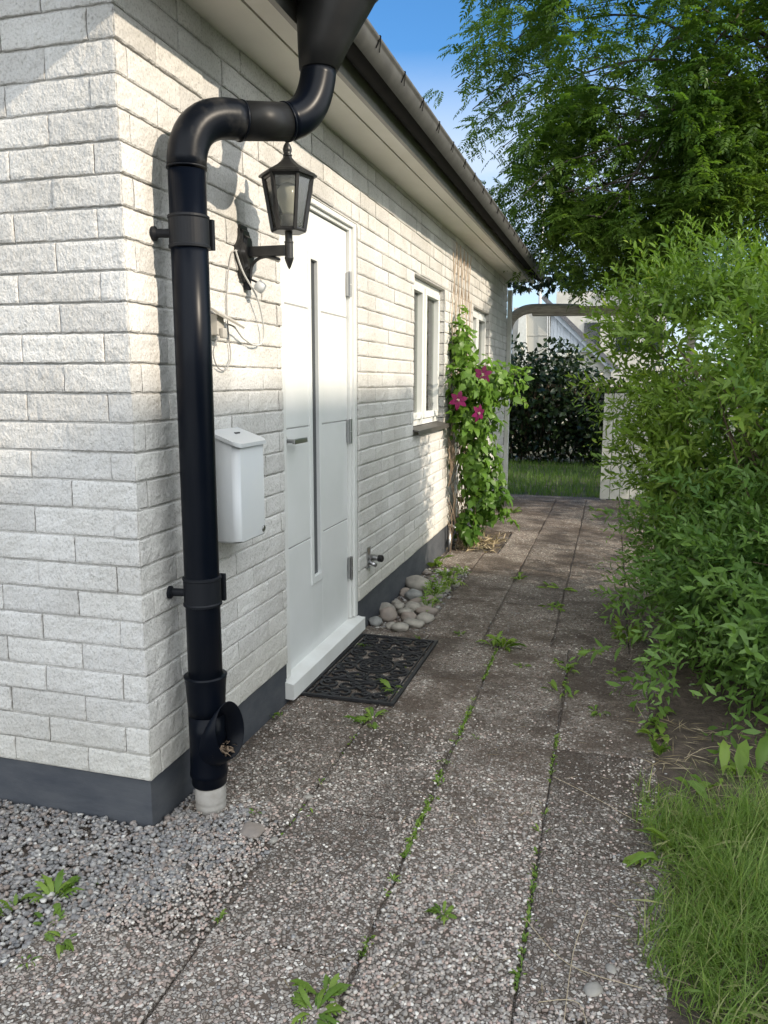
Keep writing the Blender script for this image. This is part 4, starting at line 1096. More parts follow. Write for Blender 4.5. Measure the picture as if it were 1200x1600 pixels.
# trailing shoot reaching out to the right
for pts_ in ([(.40, 4.85, 1.25), (.55, 4.82, 1.33), (.66, 4.8, 1.36)], [(.42, 4.9, 1.15), (.56, 4.9, 1.12), (.64, 4.9, 1.06)], [(.3, 4.95, .55), (.40, 4.95, .45), (.44, 4.95, .36)], [(.3, 4.9, .2), (.45, 5.0, .12), (.56, 5.0, -.02)], [(.08, 4.7, 1.7), (.07, 4.78, 1.82), (.09, 4.9, 1.88)]):
    sp_ = smoothpath(pts_, 6)
    for p in sp_[::2]:
        n = 3; P = np.tile(np.array(p), (n, 1)); D = randdir(n)+[0, 0, -.5]; L = .045+.03*rng.random(n)
        cl.leaves(P, D, randdir(n)*.5+[.4, -.3, .8], L, L*.6, A=.5+.5*rng.random(n), wide=(.25, .6))
cl.build('foliage', M['clem'], cm)
bm = B(); random.seed(5)
for i in range(12):
    y0 = 4.83+random.uniform(-.07, .07); x0 = .10+random.uniform(-.05, .08)
    ps = [(x0, y0, -.24)]
    for z in (.1, .45, .8, 1.1, 1.4): ps.append((max(.03, x0+random.uniform(-.08, .10)), y0+random.uniform(-.16, .08)*(z+.3), z))
    tube(bm, smoothpath(ps[:random.randint(3, 6)], 5), .0035, 5)
for i in range(16):
    y0 = 4.52+random.uniform(-.05, .12); z0 = random.uniform(.0, .8)
    tube(bm, smoothpath([(.03, y0, z0), (.05+random.uniform(0, .04), y0+random.uniform(-.08, .05), z0-.15), (.04, y0+random.uniform(-.06, .10), z0-.32)], 4), .0025, 4)
for pts_ in ([(.25, 4.8, 1.2), (.40, 4.85, 1.25), (.55, 4.82, 1.33), (.66, 4.8, 1.36)], [(.3, 4.9, 1.15), (.42, 4.9, 1.15), (.56, 4.9, 1.12), (.64, 4.9, 1.06)], [(.2, 4.9, .2), (.3, 4.9, .2), (.45, 5.0, .12), (.58, 5.0, -.05)]):
    tube(bm, smoothpath(pts_, 5), .002, 4)
link('stem', bm, M['drystem'], cm)
def petals(bm_c, c, nrm_, R_, n=6):
    c = np.array(c, float); N = nrm(np.array(nrm_, float)); a = nrm(np.cross(N, [0, 0, 1.])); b = np.cross(N, a)
    t = np.arange(n)*2*math.pi/n + .3 + rng.normal(size=n)*.08
    D = a*np.cos(t)[:, None]+b*np.sin(t)[:, None]+N*.12
    bm_c.leaves(np.tile(c, (n, 1))+D*R_*.06, D, np.tile(N, (n, 1)), R_*(.92+.12*rng.random(n)), R_*.56, fold=.10, curl=.16, wide=(.40, .72))
for (c, d, lb) in (((.323, 4.42, 1.304), (.3, -1, .1), 'purple clematis flower highest of the three, at the upper right'),
                   ((.163, 4.22, 1.104), (.25, -1, .05), 'purple clematis flower leftmost of the three, facing the path'),
                   ((.292, 4.42, .996), (.85, -.6, -.1), 'purple clematis flower lowest of the three, turned sideways')):
    fl = bpy.data.objects.new('flower', None); C.objects.link(fl); fl.parent = cm; fl.location = Vector(c)-cm.location
    k = Cloud(); petals(k, c, d, .076); k.build('petals', M['petal'], fl)
    bm = B(); dv = Vector(d).normalized()
    for i in range(26):
        q = (dv*.8+Vector((random.uniform(-1, 1), random.uniform(-1, 1), random.uniform(-1, 1)))*.55).normalized(); cc = Vector(c)+dv*.004
        tube(bm, [cc, cc+q*.017], .0012, 4)
    lathe(bm, [(.004, 0), (.005, .004), (.002, .008)], c, 8, dv); link('stamens', bm, M['stamen'], fl)
# earth and dead leaves at its foot
sheet('planting_hole', np.arange(-.01, .47, .03), np.arange(4.66, 5.78, .04), lambda x, y: -.232+.035*noise.fractal(Vector((x*6, y*6, 0)), 1, 2, 4)-.005*(y-4.7), M['soil'])
k = Cloud(); n = 260
P = np.stack([rng.uniform(.03, .42, n), rng.uniform(4.70, 5.3, n), -.225+rng.random(n)*.02], 1)
k.leaves(P, randdir(n)*[1, 1, .45]+[0, 0, .15], randdir(n)+[0, 0, 1], .05+.08*rng.random(n), .006+.008*rng.random(n))
tag(k.build('dead_leaves', M['straw']), 'dry brown leaves and stems lying at the foot of the climber', 'dead leaves', kind='stuff')

# ================================================================== SHRUB ON THE RIGHT
sh = empty('shrub', 'large leafy green shrub overhanging the right side of the paved path', 'shrub', (2.3, 2.4, -.2))
SE = [((1.95, 2.25, .22), (.38, .75, .34), 150, 'B'), ((2.75, 2.05, .62), (1.12, .95, .88), 620, 'B'), ((2.30, 1.72, .30), (.56, .52, .42), 330, 'B'), ((2.35, 2.9, .45), (.82, .75, .62), 420, 'B'),
      ((2.55, 2.35, 1.22), (.98, .80, .50), 520, 'A'), ((1.85, 2.9, 1.42), (.60, .55, .52), 360, 'A'), ((1.86, 2.9, .86), (.36, .42, .45), 200, 'A')]
tipsA, tipsB = Cloud(), Cloud()
for (c, r, n, kd) in SE:
    P, N = ellsurf(c, r, int(n*(3.2 if kd == 'A' else 3.7)), .38, .98)
    others = [(e[0], e[1]) for e in SE if e[0] != c]
    keep = inside(P, others) > .62
    keep &= (N[:, 1] < .55) | (rng.random(len(P)) < .35)
    keep &= P[:, 2] > -.16
    nv = np.array([noise.noise(Vector((p[0]*3.1, p[1]*3.1, p[2]*3.4))) for p in P]); keep &= nv > -.20
    # open windows into the shrub
    hole = np.linalg.norm((P-np.array([2.05, 2.2, .98]))/np.array([.30, .9, .15]), axis=1) < 1
    keep &= ~(hole & (rng.random(len(P)) < .85))
    P, N = P[keep], N[keep]; m_ = len(P)
    D = nrm(N*.8 + rng.normal(size=(m_, 3))*.45 + np.array([-.10, -.1, .42 if kd == 'A' else .22]))
    if kd == 'A': shoots(tipsA, P, D, .20+.16*rng.random(m_), 14, .072, .0195, droop=.10, v0=rng.random(m_)**.7)
    else: shoots(tipsB, P, D, .20+.13*rng.random(m_), 14, .068, .0200, droop=.16, v0=rng.random(m_)*.8)
# fresh upright leaders standing clear of the top, low sprays reaching over the slabs
n = 150; P = np.stack([rng.uniform(1.45, 3.4, n), rng.uniform(1.9, 3.2, n), np.zeros(n)], 1)
P[:, 2] = 1.62+.10*np.sin(P[:, 0]*4)+.16*rng.random(n) - .22*np.maximum(0, P[:, 0]-2.0)
shoots(tipsA, P, np.tile([0, 0, 1.], (n, 1))+rng.normal(size=(n, 3))*.22,   .24+.20*rng.random(n), 14, .044, .012, droop=0, v0=.5+.5*rng.random(n))
spr = np.array([(1.62, 1.52, .02), (1.66, 1.50, -.03), (1.70, 1.35, .05), (1.66, 1.75, .12), (1.62, 2.1, .2), (1.60, 2.4, .28), (1.58, 2.8, .35), (1.58, 2.95, .62), (1.60, 3.0, .45), (1.50, 3.0, .80), (1.75, 1.3, .2), (1.9, 1.2, .3), (1.60, 2.6, .10), (1.64, 2.3, .02), (1.9, 1.25, -.02), (2.1, 1.15, .05), (1.46, 2.9, 1.0), (1.60, 2.8, .40), (1.62, 3.1, .30), (1.95, 1.15, .55), (2.2, 1.1, .7)])
n = len(spr)
for rep in range(3):
    shoots(tipsB, spr+rng.normal(size=(n, 3))*.05, np.tile([-.75, -.45, .15], (n, 1))+rng.normal(size=(n, 3))*.3, .24+.1*rng.random(n), 13, .068, .020, droop=.2, v0=.45+.5*rng.random(n))
tipsA.build('young_foliage', M['shrubA'], sh); tipsB.build('foliage', M['shrubB'], sh)
bm = B(); random.seed(9)
for i in range(75):
    e = random.choice(SE); c, r = Vector(e[0]), e[1]
    q = Vector((random.uniform(-1, .6), random.uniform(-1, .5), random.uniform(-.3, 1))).normalized()
    tipp = c + Vector((q.x*r[0], q.y*r[1], q.z*r[2]))*.95
    b0 = Vector((2.45+random.uniform(-.35, .35), 2.4+random.uniform(-.5, .5), -.2))
    md = b0.lerp(tipp, .5)+Vector((random.uniform(-.12, .12), random.uniform(-.12, .12), .18))
    pts_ = smoothpath([b0, md, tipp], 6); n_ = len(pts_)
    tube(bm, pts_, [.010*(1-.85*k/(n_-1)) for k in range(n_)], 5)
link('branches', bm, M['twig'], sh)
# low ground-hugging shrub further down the path, it lets the sun under the big one
ls = empty('low_shrub', 'low spreading shrub along the path edge beyond the tall one', 'shrub', (2.2, 4.2, -.23))
k = Cloud()
for c, r, n in (((2.25, 3.75, .10), (.60, .50, .42), 150), ((2.3, 4.8, .10), (.62, .7, .45), 170), ((2.3, 6.0, .20), (.75, .7, .55), 150), ((2.4, 7.3, .35), (.8, .8, .75), 140)):
    P, N = ellsurf(c, r, n, .55, .95); o = P[:, 2] > -.2; P, N = P[o], N[o]; n = len(P)
    shoots(k, P, nrm(N+rng.normal(size=(n, 3))*.4+[0, 0, .3]), .2+.12*rng.random(n), 12, .06, .018, v0=rng.random(n))
k.build('foliage', M['shrubB'], ls)
bm = B()
for i in range(24):
    x, y = 2.3+random.uniform(-.2, .2), random.uniform(3.6, 7.4)
    tube(bm, smoothpath([(x, y, -.3), (x+random.uniform(-.2, .2), y, .1), (x+random.uniform(-.5, .4), y+random.uniform(-.3, .3), .45)], 4), .006, 4)
link('branches', bm, M['twig'], ls)

# ================================================================== ROWAN TREE
def compound(cl, P, D, U, L, pairs=6, ll=.062, lw=.023, A=None):
    """pinnate leaves: leaflets in pairs along a drooping rachis"""
    n = len(P); D = nrm(D); S = nrm(np.cross(D, U)); U = np.cross(S, D); A = rng.random(n) if A is None else A
    L = np.broadcast_to(L, (n,))[:, None]
    for i in range(pairs):
        t = .22+.78*i/(pairs-.5)
        pos = P + D*L*t - np.array([0, 0, 1])*L*.32*t*t
        sz = (1-.35*abs(t-.5))
        for sg in (-1, 1):
            d = nrm(S*sg*.95 + D*(.45+.2*t) - U*.12 + rng.normal(size=(n, 3))*.10 - [0, 0, .18])
            cl.leaves(pos, d, U+rng.normal(size=(n, 3))*.15, ll*sz*(L[:, 0]/.17), lw*sz*(L[:, 0]/.17), A=A, fold=.2, curl=.1)
    pos = P + D*L - np.array([0, 0, 1])*L*.32
    cl.leaves(pos, D-[0, 0, .5], U, ll*(L[:, 0]/.17), lw, A=A)

rw = empty('rowan_tree', 'tall rowan tree with feathery leaves behind the shrub on the right', 'tree', (3.9, 8.9, -.3))
TE = [((1.9, 7.9, 5.15), (2.45, 1.9, 2.0)), ((1.55, 7.6, 3.55), (1.35, 1.5, 1.05)), ((4.3, 8.2, 5.4), (2.7, 2.4, 2.6)), ((3.6, 7.7, 3.35), (1.9, 1.7, 1.2)), ((2.3, 8.1, 7.0), (2.3, 2.0, 1.7)), ((5.2, 8.0, 3.2), (2.0, 2.0, 1.6)), ((1.25, 7.8, 2.85), (1.05, .9, .55)), ((2.6, 7.6, 2.75), (1.3, .9, .6))]
bm = B(); random.seed(21)
trunk = smoothpath([(3.9, 8.9, -.35), (3.85, 8.85, 1.2), (3.7, 8.75, 2.6), (3.6, 8.6, 4.2), (3.5, 8.5, 6.2)], 5)
tube(bm, trunk, [.15*(1-.75*i/(len(trunk)-1)) for i in range(len(trunk))], 12)
link('trunk', bm, M['bark'], rw, smooth=True)
bm = B(); twigs = []
for i in range(46):
    c, r = TE[i % 6] if i % 3 else TE[random.choice([0, 1, 3])]
    q = Vector((random.uniform(-1, 1), random.uniform(-1, .5), random.uniform(-.8, 1))).normalized()
    tipp = Vector(c)+Vector((q.x*r[0], q.y*r[1], q.z*r[2]))*random.uniform(.75, .98)
    s0 = trunk[random.randint(9, len(trunk)-1)]
    md = s0.lerp(tipp, .55)+Vector((0, 0, .45+random.uniform(-.2, .3)))
    pts_ = smoothpath([s0, md, tipp], 7); n_ = len(pts_)
    tube(bm, pts_, [.030*(1-.9*k/(n_-1)) for k in range(n_)], 6)
    for j in range(9):
        b0 = pts_[random.randint(4, n_-1)]
        e = b0+Vector((random.uniform(-.7, .7), random.uniform(-.7, .5), random.uniform(-.55, .35)))
        pp = bend(b0, b0.lerp(e, .5)+Vector((0, 0, .12)), e, 4); tube(bm, pp, [.010, .008, .006, .005, .003], 4)
        twigs.append((b0, e))
link('branches', bm, M['bark'], rw, smooth=True)
cl = Cloud()
# leaf sprays at the twig ends, plus sprays filled in through the crown's outer volume
T = []
for b0, e in twigs: T += [e, b0.lerp(e, .6)]
T = np.array([t[:] for t in T])
ex = []
for (c, r), n in zip(TE, (1500, 900, 1000, 900, 420, 400, 330, 330)):
    P, N = ellsurf(c, r, n, .60, 1.03); o = (N[:, 1] < .45) | (rng.random(n) < .3); ex.append(P[o])
T = np.concatenate([T]+ex)
# clumps: drop sprays where a coarse noise is low so that sky gaps open up
keepv = np.array([noise.noise(Vector((p[0]*1.15, p[1]*1.15, p[2]*1.25)))+.25*noise.noise(Vector(p)*3.1) for p in T])
T = T[(keepv > -.15)]
hue = np.array([.45+.9*noise.noise(Vector(p)*.55) for p in T])
for rep in range(6):
    n = len(T); D = randdir(n)*[1, 1, .45]+[-.15, -.1, -.10]
    compound(cl, T+rng.normal(size=(n, 3))*.06, D, randdir(n)*.35+[0, 0, 1], .15+.05*rng.random(n), A=np.clip(hue*.75+.25*rng.random(n), 0, 1))
# drooping outer sprays on the left, against the sky
n = 64; tt = rng.random(n)
edge = np.array([(-.62, 8, 4.75), (-.42, 7.9, 4.45), (-.55, 7.8, 4.95), (-.25, 8, 5.35), (-.2, 8, 5.7), (-.30, 7.8, 4.25), (-.05, 7.9, 4.0), (.02, 7.8, 3.75), (.1, 7.7, 4.3), (-.1, 7.8, 5.0), (.25, 7.7, 3.35), (.35, 7.6, 3.05), (.45, 7.6, 2.75), (.0, 7.9, 3.55)])
E2 = edge[rng.integers(0, len(edge), n)]+rng.normal(size=(n, 3))*[.13, .2, .13]
for rep in range(5):
    compound(cl, E2+rng.normal(size=(n, 3))*.05, randdir(n)*[1, 1, .5]+[-.6, 0, -.25], randdir(n)*.3+[0, 0, 1], .15+.05*rng.random(n), A=.3*rng.random(n)+.2)
cl.build('crown', M['rowan'], rw)
bm = B()
for p in edge:
    tube(bm, smoothpath([(1.2, 8, p[2]+.5), (p[0]+.55, p[1], p[2]+.32), tuple(p)], 5), .006, 4)
link('twigs', bm, M['bark'], rw)

# dark maple behind the house corner
mp_t = empty('maple_tree', 'dark-leaved tree showing just past the far end of the eaves', 'tree', (-1.3, 10.8, -.35))
k = Cloud()
for c, r, n in (((.15, 10.3, 2.75), (.55, .6, .20), 110), ((.65, 10.2, 2.85), (.5, .6, .26), 90), ((-.6, 10.6, 3.0), (.9, .8, .4), 160)):
    P, N = ellsurf(c, r, n, .3, 1.0); L = .075+.05*rng.random(n)
    for a in (-.9, -.45, 0, .45, .9):
        D0 = nrm(N*.4+np.array([0, 0, -.8])+rng.normal(size=(n, 3))*.3) if a == -.9 else D0
        S = nrm(np.cross(D0, N)); k.leaves(P, D0*math.cos(a)+S*math.sin(a), N, L*(1-.3*abs(a)), L*.36, A=rng.random(n), fold=.08, wide=(.4, .7))
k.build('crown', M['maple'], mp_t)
bm = B(); pts_ = smoothpath([(-1.3, 10.8, -.4), (-1.25, 10.75, 1.4), (-1.1, 10.6, 2.4), (-.8, 10.5, 2.95)], 5); tube(bm, pts_, [.09*(1-.6*i/(len(pts_)-1)) for i in range(len(pts_))], 8)
for e in ((.6, 10.2, 2.8), (-.7, 10.6, 3.0)): tube(bm, smoothpath([(-1.1, 10.6, 2.3), (-.5, 10.5, 2.85), e], 5), .012, 5)
link('trunk', bm, M['bark'], mp_t, smooth=True)

# ================================================================== BACKGROUND
# dark hedge at the end of the lawn
hd = empty('dark_bush', 'dark dense bush closing the view at the end of the lawn', 'bush', (.2, 14.2, -.37))
k = Cloud()
for c, r, n in (((-.9, 14.2, .8), (1.0, .8, 1.35), 4200), ((.25, 14.2, .75), (.95, .8, 1.3), 4200), ((1.25, 14.0, .35), (.7, .7, .95), 2400), ((2.6, 14.4, .7), (1.2, .8, 1.2), 1500), ((-2.6, 14.5, .9), (1.3, .8, 1.3), 1500)):
    P, N = ellsurf(c, r, n, .35, 1.03); o = P[:, 2] > -.34; P, N = P[o], N[o]; n = len(P); L = .09+.07*rng.random(n)
    k.leaves(P, randdir(n)+N*.5, N+rng.normal(size=(n, 3))*.5, L, L*.55, wide=(.35, .65))
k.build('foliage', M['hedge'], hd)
bm = B()
for i in range(60):
    x = random.uniform(-1.6, 1.8); tube(bm, smoothpath([(x, 14.1, -.4), (x+random.uniform(-.2, .2), 13.9, .4), (x+random.uniform(-.4, .4), 13.8, 1.2)], 4), .012, 4)
link('stems', bm, M['twig'], hd)

# dark undergrowth behind the shrub and the board panel
ub = empty('background_bush', 'dark green bushes behind the shrub and the white board panel', 'bush', (4.2, 12, -.3))
k = Cloud()
for c, r, n in (((3.6, 11.6, 1.0), (1.5, 1.0, 1.5), 3200), ((6.0, 11.8, 1.1), (1.9, 1.2, 1.7), 3000), ((5.0, 6.5, .8), (1.0, 1.6, 1.3), 2600)):
    P, N = ellsurf(c, r, n, .4, 1.03); o = P[:, 2] > -.34; P, N = P[o], N[o]; n = len(P); L = .08+.08*rng.random(n)
    k.leaves(P, randdir(n)+N*.5, N+rng.normal(size=(n, 3))*.5, L, L*.5, wide=(.35, .65))
k.build('foliage', M['rowan'], ub)
bm = B()
for i in range(30):
    x, y = random.uniform(2.8, 6.5), random.uniform(11.3, 12); tube(bm, smoothpath([(x, y, -.4), (x+random.uniform(-.2, .2), y, .4), (x+random.uniform(-.4, .4), y, 1.4)], 4), .015, 4)
link('stems', bm, M['twig'], ub)

# privet hedge far right, bounding the garden
ph = empty('garden_hedge', 'clipped green hedge along the right side of the garden behind the shrub', 'hedge', (6.2, 4, -.2))
k = Cloud(); n = 15000
P = np.stack([6.2+rng.uniform(-.4, .4, n), rng.uniform(-6, 13, n), rng.uniform(-.25, 1.5, n)], 1)
k.leaves(P, randdir(n), randdir(n)+[-.5, 0, .8], .07, .035, wide=(.35, .65)); k.build('foliage', M['shrubB'], ph)
bm = B()
for i in range(60): y = -6+19*i/60; tube(bm, [(6.2, y, -.4), (6.2+random.uniform(-.2, .2), y+.1, 1.2)], .015, 4)
link('stems', bm, M['twig'], ph)

# white board panel standing beside the path end
fp = empty('fence_panel', 'white vertical-board fence panel standing at the far end of the path', 'fence', (1.25, 8.62, -.28))
for i in range(14):
    x = 1.25+i*.125
    bm = B(); box(bm, x, x+.118, 8.60, 8.62, -.27, 1.10+.004*(i % 3), .003); link('board', bm, M['wpost'], fp)
bm = B(); box(bm, 1.26, 3.0, 8.622, 8.66, -.05, .05); box(bm, 1.26, 3.0, 8.622, 8.66, .8, .9); box(bm, 1.26, 1.33, 8.622, 8.69, -.3, 1.05); link('rail', bm, M['wpost'], fp)

# weathered timber arch spanning from the house corner
ar = empty('pergola', 'grey weathered timber arch spanning from the far house corner over the path', 'pergola', (.0, 8.52, -.3))
bm = B(); pts_ = smoothpath([(-.035, 8.50, 1.66), (-.020, 8.50, 1.86), (.05, 8.50, 2.06), (.22, 8.50, 2.165), (.50, 8.50, 2.175), (.9, 8.50, 2.16)], 6)
tube(bm, pts_, [.052]*6+[.06]*(len(pts_)-6), 12); link('curved_limb', bm, M['wood'], ar, smooth=True)
bm = B(); obox(bm, (.30, 8.55, 2.13), (2.3, 8.55, 2.10), .09, .085, bev=.01); obox(bm, (.9, 8.45, 2.165), (2.3, 8.45, 2.14), .05, .05, bev=.006); link('beam', bm, M['wood'], ar)
bm = B(); box(bm, 2.2, 2.29, 8.5, 8.6, -.35, 2.05, .01); link('post', bm, M['wood'], ar)
bm = B(); lathe(bm, [(.03, 0), (.035, .02), (.035, .07), (.02, .09)], (-.05, 8.46, 1.62), 14, Vector((0, -.5, 1))); link('clamp', bm, M['darkpl'], ar)

# white neighbouring house with board gable
fh = empty('white_house', 'white boarded gable house beyond the dark bush', 'house', (0, 23, -.4))
zr = lambda x: 3.45-.95*(x+.6)
bm = B()
a = [(-1.62, 22.4, -.5), (1.3, 22.4, -.5), (1.3, 22.4, zr(1.3)), (-.60, 22.4, 3.45), (-1.62, 22.4, 3.45)]
v = [bm.verts.new(p) for p in a]; v2 = [bm.verts.new((p[0], 27, p[2])) for p in a]
bm.faces.new(v); bm.faces.new(v2[::-1])
for i in range(5): bm.faces.new((v[i], v[(i+1) % 5], v2[(i+1) % 5], v2[i]))
link('wall', bm, M['render_'], fh)
bm = B()
for i in range(14):
    x = -.50+i*.098; x1_ = x+.093; za = zr(x)-.05; zb_ = zr(x1_)-.05
    if zb_ < 2.14: break
    yy = 22.34-.014*(i % 2); fr_ = [bm.verts.new(p) for p in ((x, yy, 2.12), (x1_, yy, 2.12), (x1_, yy, zb_), (x, yy, za))]; bk_ = [bm.verts.new((v.co.x, 22.395, v.co.z)) for v in fr_]
    bm.faces.new(fr_); bm.faces.new(bk_[::-1])
    for q in range(4): bm.faces.new((fr_[q], fr_[(q+1) % 4], bk_[(q+1) % 4], bk_[q]))
link('gable_boards', bm, M['wboard'], fh)
bm = B(); obox(bm, (-.62, 22.25, 3.44), (1.35, 22.25, zr(1.35)-.02), .10, .13); link('barge_board', bm, M['wboard'], fh)
bm = B(); obox(bm, (-.75, 22.6, 3.72), (1.55, 22.6, zr(1.55)+.13), 1.0, .12); link('roof', bm, M['greyroof'], fh)
bm = B(); box(bm, -.55, .25, 22.2, 22.32, 1.99, 2.09); link('ledge', bm, M['wpost'], fh)
bm = B(); box(bm, -1.20, -.56, 22.25, 22.3, 1.95, 3.4); box(bm, -1.20, -.56, 22.235, 22.249, 2.60, 2.63); link('recessed_panel', bm, M['cream'], fh)
bm = B(); v = [bm.verts.new(p) for p in ((-1.48, 22.1, 1.2), (-1.12, 22.1, 1.2), (-1.22, 22.1, 3.4), (-1.42, 22.1, 3.4))]; w2 = [bm.verts.new((q.co.x, 22.3, q.co.z)) for q in v]
bm.faces.new(v); bm.faces.new(w2[::-1])
for q in range(4): bm.faces.new((v[q], v[(q+1) % 4], w2[(q+1) % 4], w2[q]))
link('column', bm, M['wpost'], fh)
for x in (-.555, -.50):
    bm = B(); obox(bm, (x-.04, 22.15, 3.4), (x+.02, 22.15, 1.9), .018, .018); link('drainpipe', bm, M['pole'], fh)
bm = B(); box(bm, -4.2, -1.63, 22.4, 23, -.5, 3.0); link('side_wall', bm, M['wboard'], fh)
f2 = empty('far_house', 'second white house glimpsed through the leaves above the timber arch', 'house', (1, 31, -.4))
bm = B(); box(bm, -.9, 3.2, 30, 34, -.5, 4.7); link('wall', bm, M['render_'], f2)
for x in (.2, 1.4, 2.5):
    bm = B(); box(bm, x, x+.6, 29.95, 29.99, 2.4, 3.5); link('window', bm, M['doorglass'], f2)
bm = B(); obox(bm, (1.1, 29.9, 4.75), (5.5, 29.9, 4.75), .6, .10); 
for i in range(8): obox(bm, (1.3+i*.3, 29.7, 4.0), (1.7+i*.3, 29.7, 4.65), .05, .06)
link('roof', bm, M['greyroof'], f2)
fpole = empty('flagpole', 'tall white flagpole seen through the tree', 'flagpole', (-1.38, 28.5, -.4))
bm = B(); tube(bm, [(-1.38, 28.5, -.4), (-1.40, 28.5, 11.6)], [.07, .045], 12); link('mast', bm, M['pole'], fpole, smooth=True)
bm = B(); lathe(bm, [(.02, 0), (.07, .05), (.07, .1), (.01, .15)], (-1.40, 28.5, 11.6), 12); link('knob', bm, M['pole'], fpole, smooth=True)
# the house across the garden that shades the lower part of everything
nh = empty('neighbour_house', 'two-storey house across the garden outside the frame to the right', 'house', (16, -8, -.3))
bm = B(); y1 = -.88; y0 = -17
sec = [(12, -.5), (20, -.5), (20, 7.2), (16, 9.95), (12, 7.2)]
a = [bm.verts.new((x, y0, z)) for x, z in sec]; b = [bm.verts.new((x, y1, z)) for x, z in sec]
for i in range(5): bm.faces.new((a[i], a[(i+1) % 5], b[(i+1) % 5], b[i]))
bm.faces.new(a); bm.faces.new(b[::-1]); link('wall', bm, M['render_'], nh)
bm = B(); 
for x0_, z0_ in ((11.9, 7.15), (20.1, 7.15)): obox(bm, (x0_, (y0+y1)/2, z0_), (16, (y0+y1)/2, 9.98), abs(y0-y1)-.02, .06)
link('roof', bm, M['roof'], nh)
bm = B()
for y in (-14, -11, -8, -5):
    for z in (1.0, 4.2): box(bm, 11.95, 11.99, y-.6, y+.6, z, z+1.2)
link('window', bm, M['doorglass'], nh)

# ================================================================== GRASS, WEEDS, STRAW
def blades(cl, P, L, W, lean=.5, seg=3, A=None):
    """grass blades as bent quad strips"""
    n = len(P); th = rng.random(n)*6.28; d = np.stack([np.cos(th), np.sin(th), np.zeros(n)], 1)
    s = np.stack([-np.sin(th+.6), np.cos(th+.6), np.zeros(n)], 1); ln = lean*(.3+rng.random(n))
    rows = []
    for i in range(seg+1):
        t = i/seg
        c = P + d*(L*ln*t*t)[:, None] + np.array([0, 0, 1])*(L*(t-.35*np.minimum(ln, 1)*t*t))[:, None]
        w = (W*(1-t**1.5)+.0002)[:, None]*.5
        rows += [c-s*w, c+s*w]
    V = np.stack(rows, 1).reshape(-1, 3); k = 2*(seg+1); i0 = (np.arange(n)*k)[:, None]
    F = np.concatenate([i0+np.array([[2*i, 2*i+1, 2*i+3, 2*i+2]]) for i in range(seg)], 1).reshape(-1, 4)
    cl.add(V, F, rng.random(n) if A is None else A, per=seg)

k = Cloud(); pts_ = []
random.seed(31)
while len(pts_) < 16000:
    x, y = random.uniform(1.40, 2.4), random.uniform(-1.2, .95)
    e = x - (1.49+.04*math.sin(y*7)+.03*noise.noise(Vector((x*9, y*9, 1)))) - max(0, -.12-y)*.42
    d = .8*noise.noise(Vector((x*5.5, y*5.5, 4)))+.45
    top = max(0, min(1, (.75-y)/.3))
    if e > 0 and random.random() < max(.06, d)*min(1, .35+e*6)*top: pts_.append((x, y, soilz(x, y) if x > 1.6 else -.168))
P = np.array(pts_); n = len(P)
dens = np.array([.5+.5*noise.noise(Vector((p[0]*6, p[1]*6, 8))) for p in P])
L = (.08+.17*rng.random(n))*(.6+.8*dens)*np.clip((P[:, 0]-1.45)*3.5, .45, 1)
blades(k, P, L, .0026+.0026*rng.random(n), .9, 4, A=np.where(rng.random(n) < .12, .97, .85*rng.random(n)))
n = 2600; Pm = np.stack([rng.uniform(1.52, 2.5, n), rng.uniform(-1.1, .55, n), np.zeros(n)], 1); Pm = Pm[Pm[:, 0] > 1.55+np.maximum(0, -.12-Pm[:, 1])*.42]; n = len(Pm)
Pm[:, 2] = [soilz(p[0], p[1])+.01+.04*random.random() for p in Pm]
k.leaves(Pm, randdir(n)*[1, 1, .25], randdir(n)*.4+[0, 0, 1], .07+.10*rng.random(n), .0022, A=np.repeat(np.where(rng.random(n) < .45, .98, .6*rng.random(n)), 1), fold=.05, curl=.15)
tag(k.build('grass', M['grass']), 'long uneven grass growing at the front right beside the path', 'grass', kind='stuff')
k = Cloud(); n = 900
P = np.stack([rng.uniform(1.50, 2.3, n), rng.uniform(-1.1, 1.35, n), np.zeros(n)], 1)
P = P[P[:, 0] > 1.50+np.maximum(0, -.1-P[:, 1])*.42]; n = len(P)
P[:, 2] = [soilz(p[0], p[1])+.006+random.random()*.012 for p in P]
k.leaves(P, randdir(n)*[1, 1, .12], [[0, 0, 1.]]*n, .04+.11*rng.random(n), .0028, fold=.05, curl=.05)
n = 60; P = np.stack([rng.uniform(.5, 1.5, n), rng.uniform(-.8, 1.2, n), np.full(n, -.160)], 1); P[:, 2] = [GZ(p[0], p[1])+.004 for p in P]
k.leaves(P, randdir(n)*[1, 1, .02], [[0, 0, 1.]]*n, .02+.05*rng.random(n), .0022, fold=.05, curl=.02)
tag(k.build('straw_litter', M['straw']), 'dry straw and dead grass scattered on the earth and slabs', 'straw', kind='stuff')
bm = B()
for pts_ in ([(1.20, .70, -.155), (1.35, .58, -.150), (1.50, .45, -.150)], [(1.18, -.10, -.150), (1.30, -.24, -.149), (1.47, -.27, -.150)], [(1.34, -.02, -.150), (1.31, -.2, -.147), (1.30, -.42, -.150)], [(1.24, -.38, -.150), (1.33, -.36, -.149), (1.36, -.5, -.150)], [(1.66, .93, -.13), (1.78, 1.0, -.10), (1.95, .95, -.12)]):
    tube(bm, smoothpath([(x, y, z-.004) for x, y, z in pts_], 6), .0010, 5)
tag(link('dry_stalks', bm, mat('pale_stalk', (.42, .34, .22), .7)), 'long pale dry grass stalks lying across the right-hand slabs', 'straw', kind='stuff')

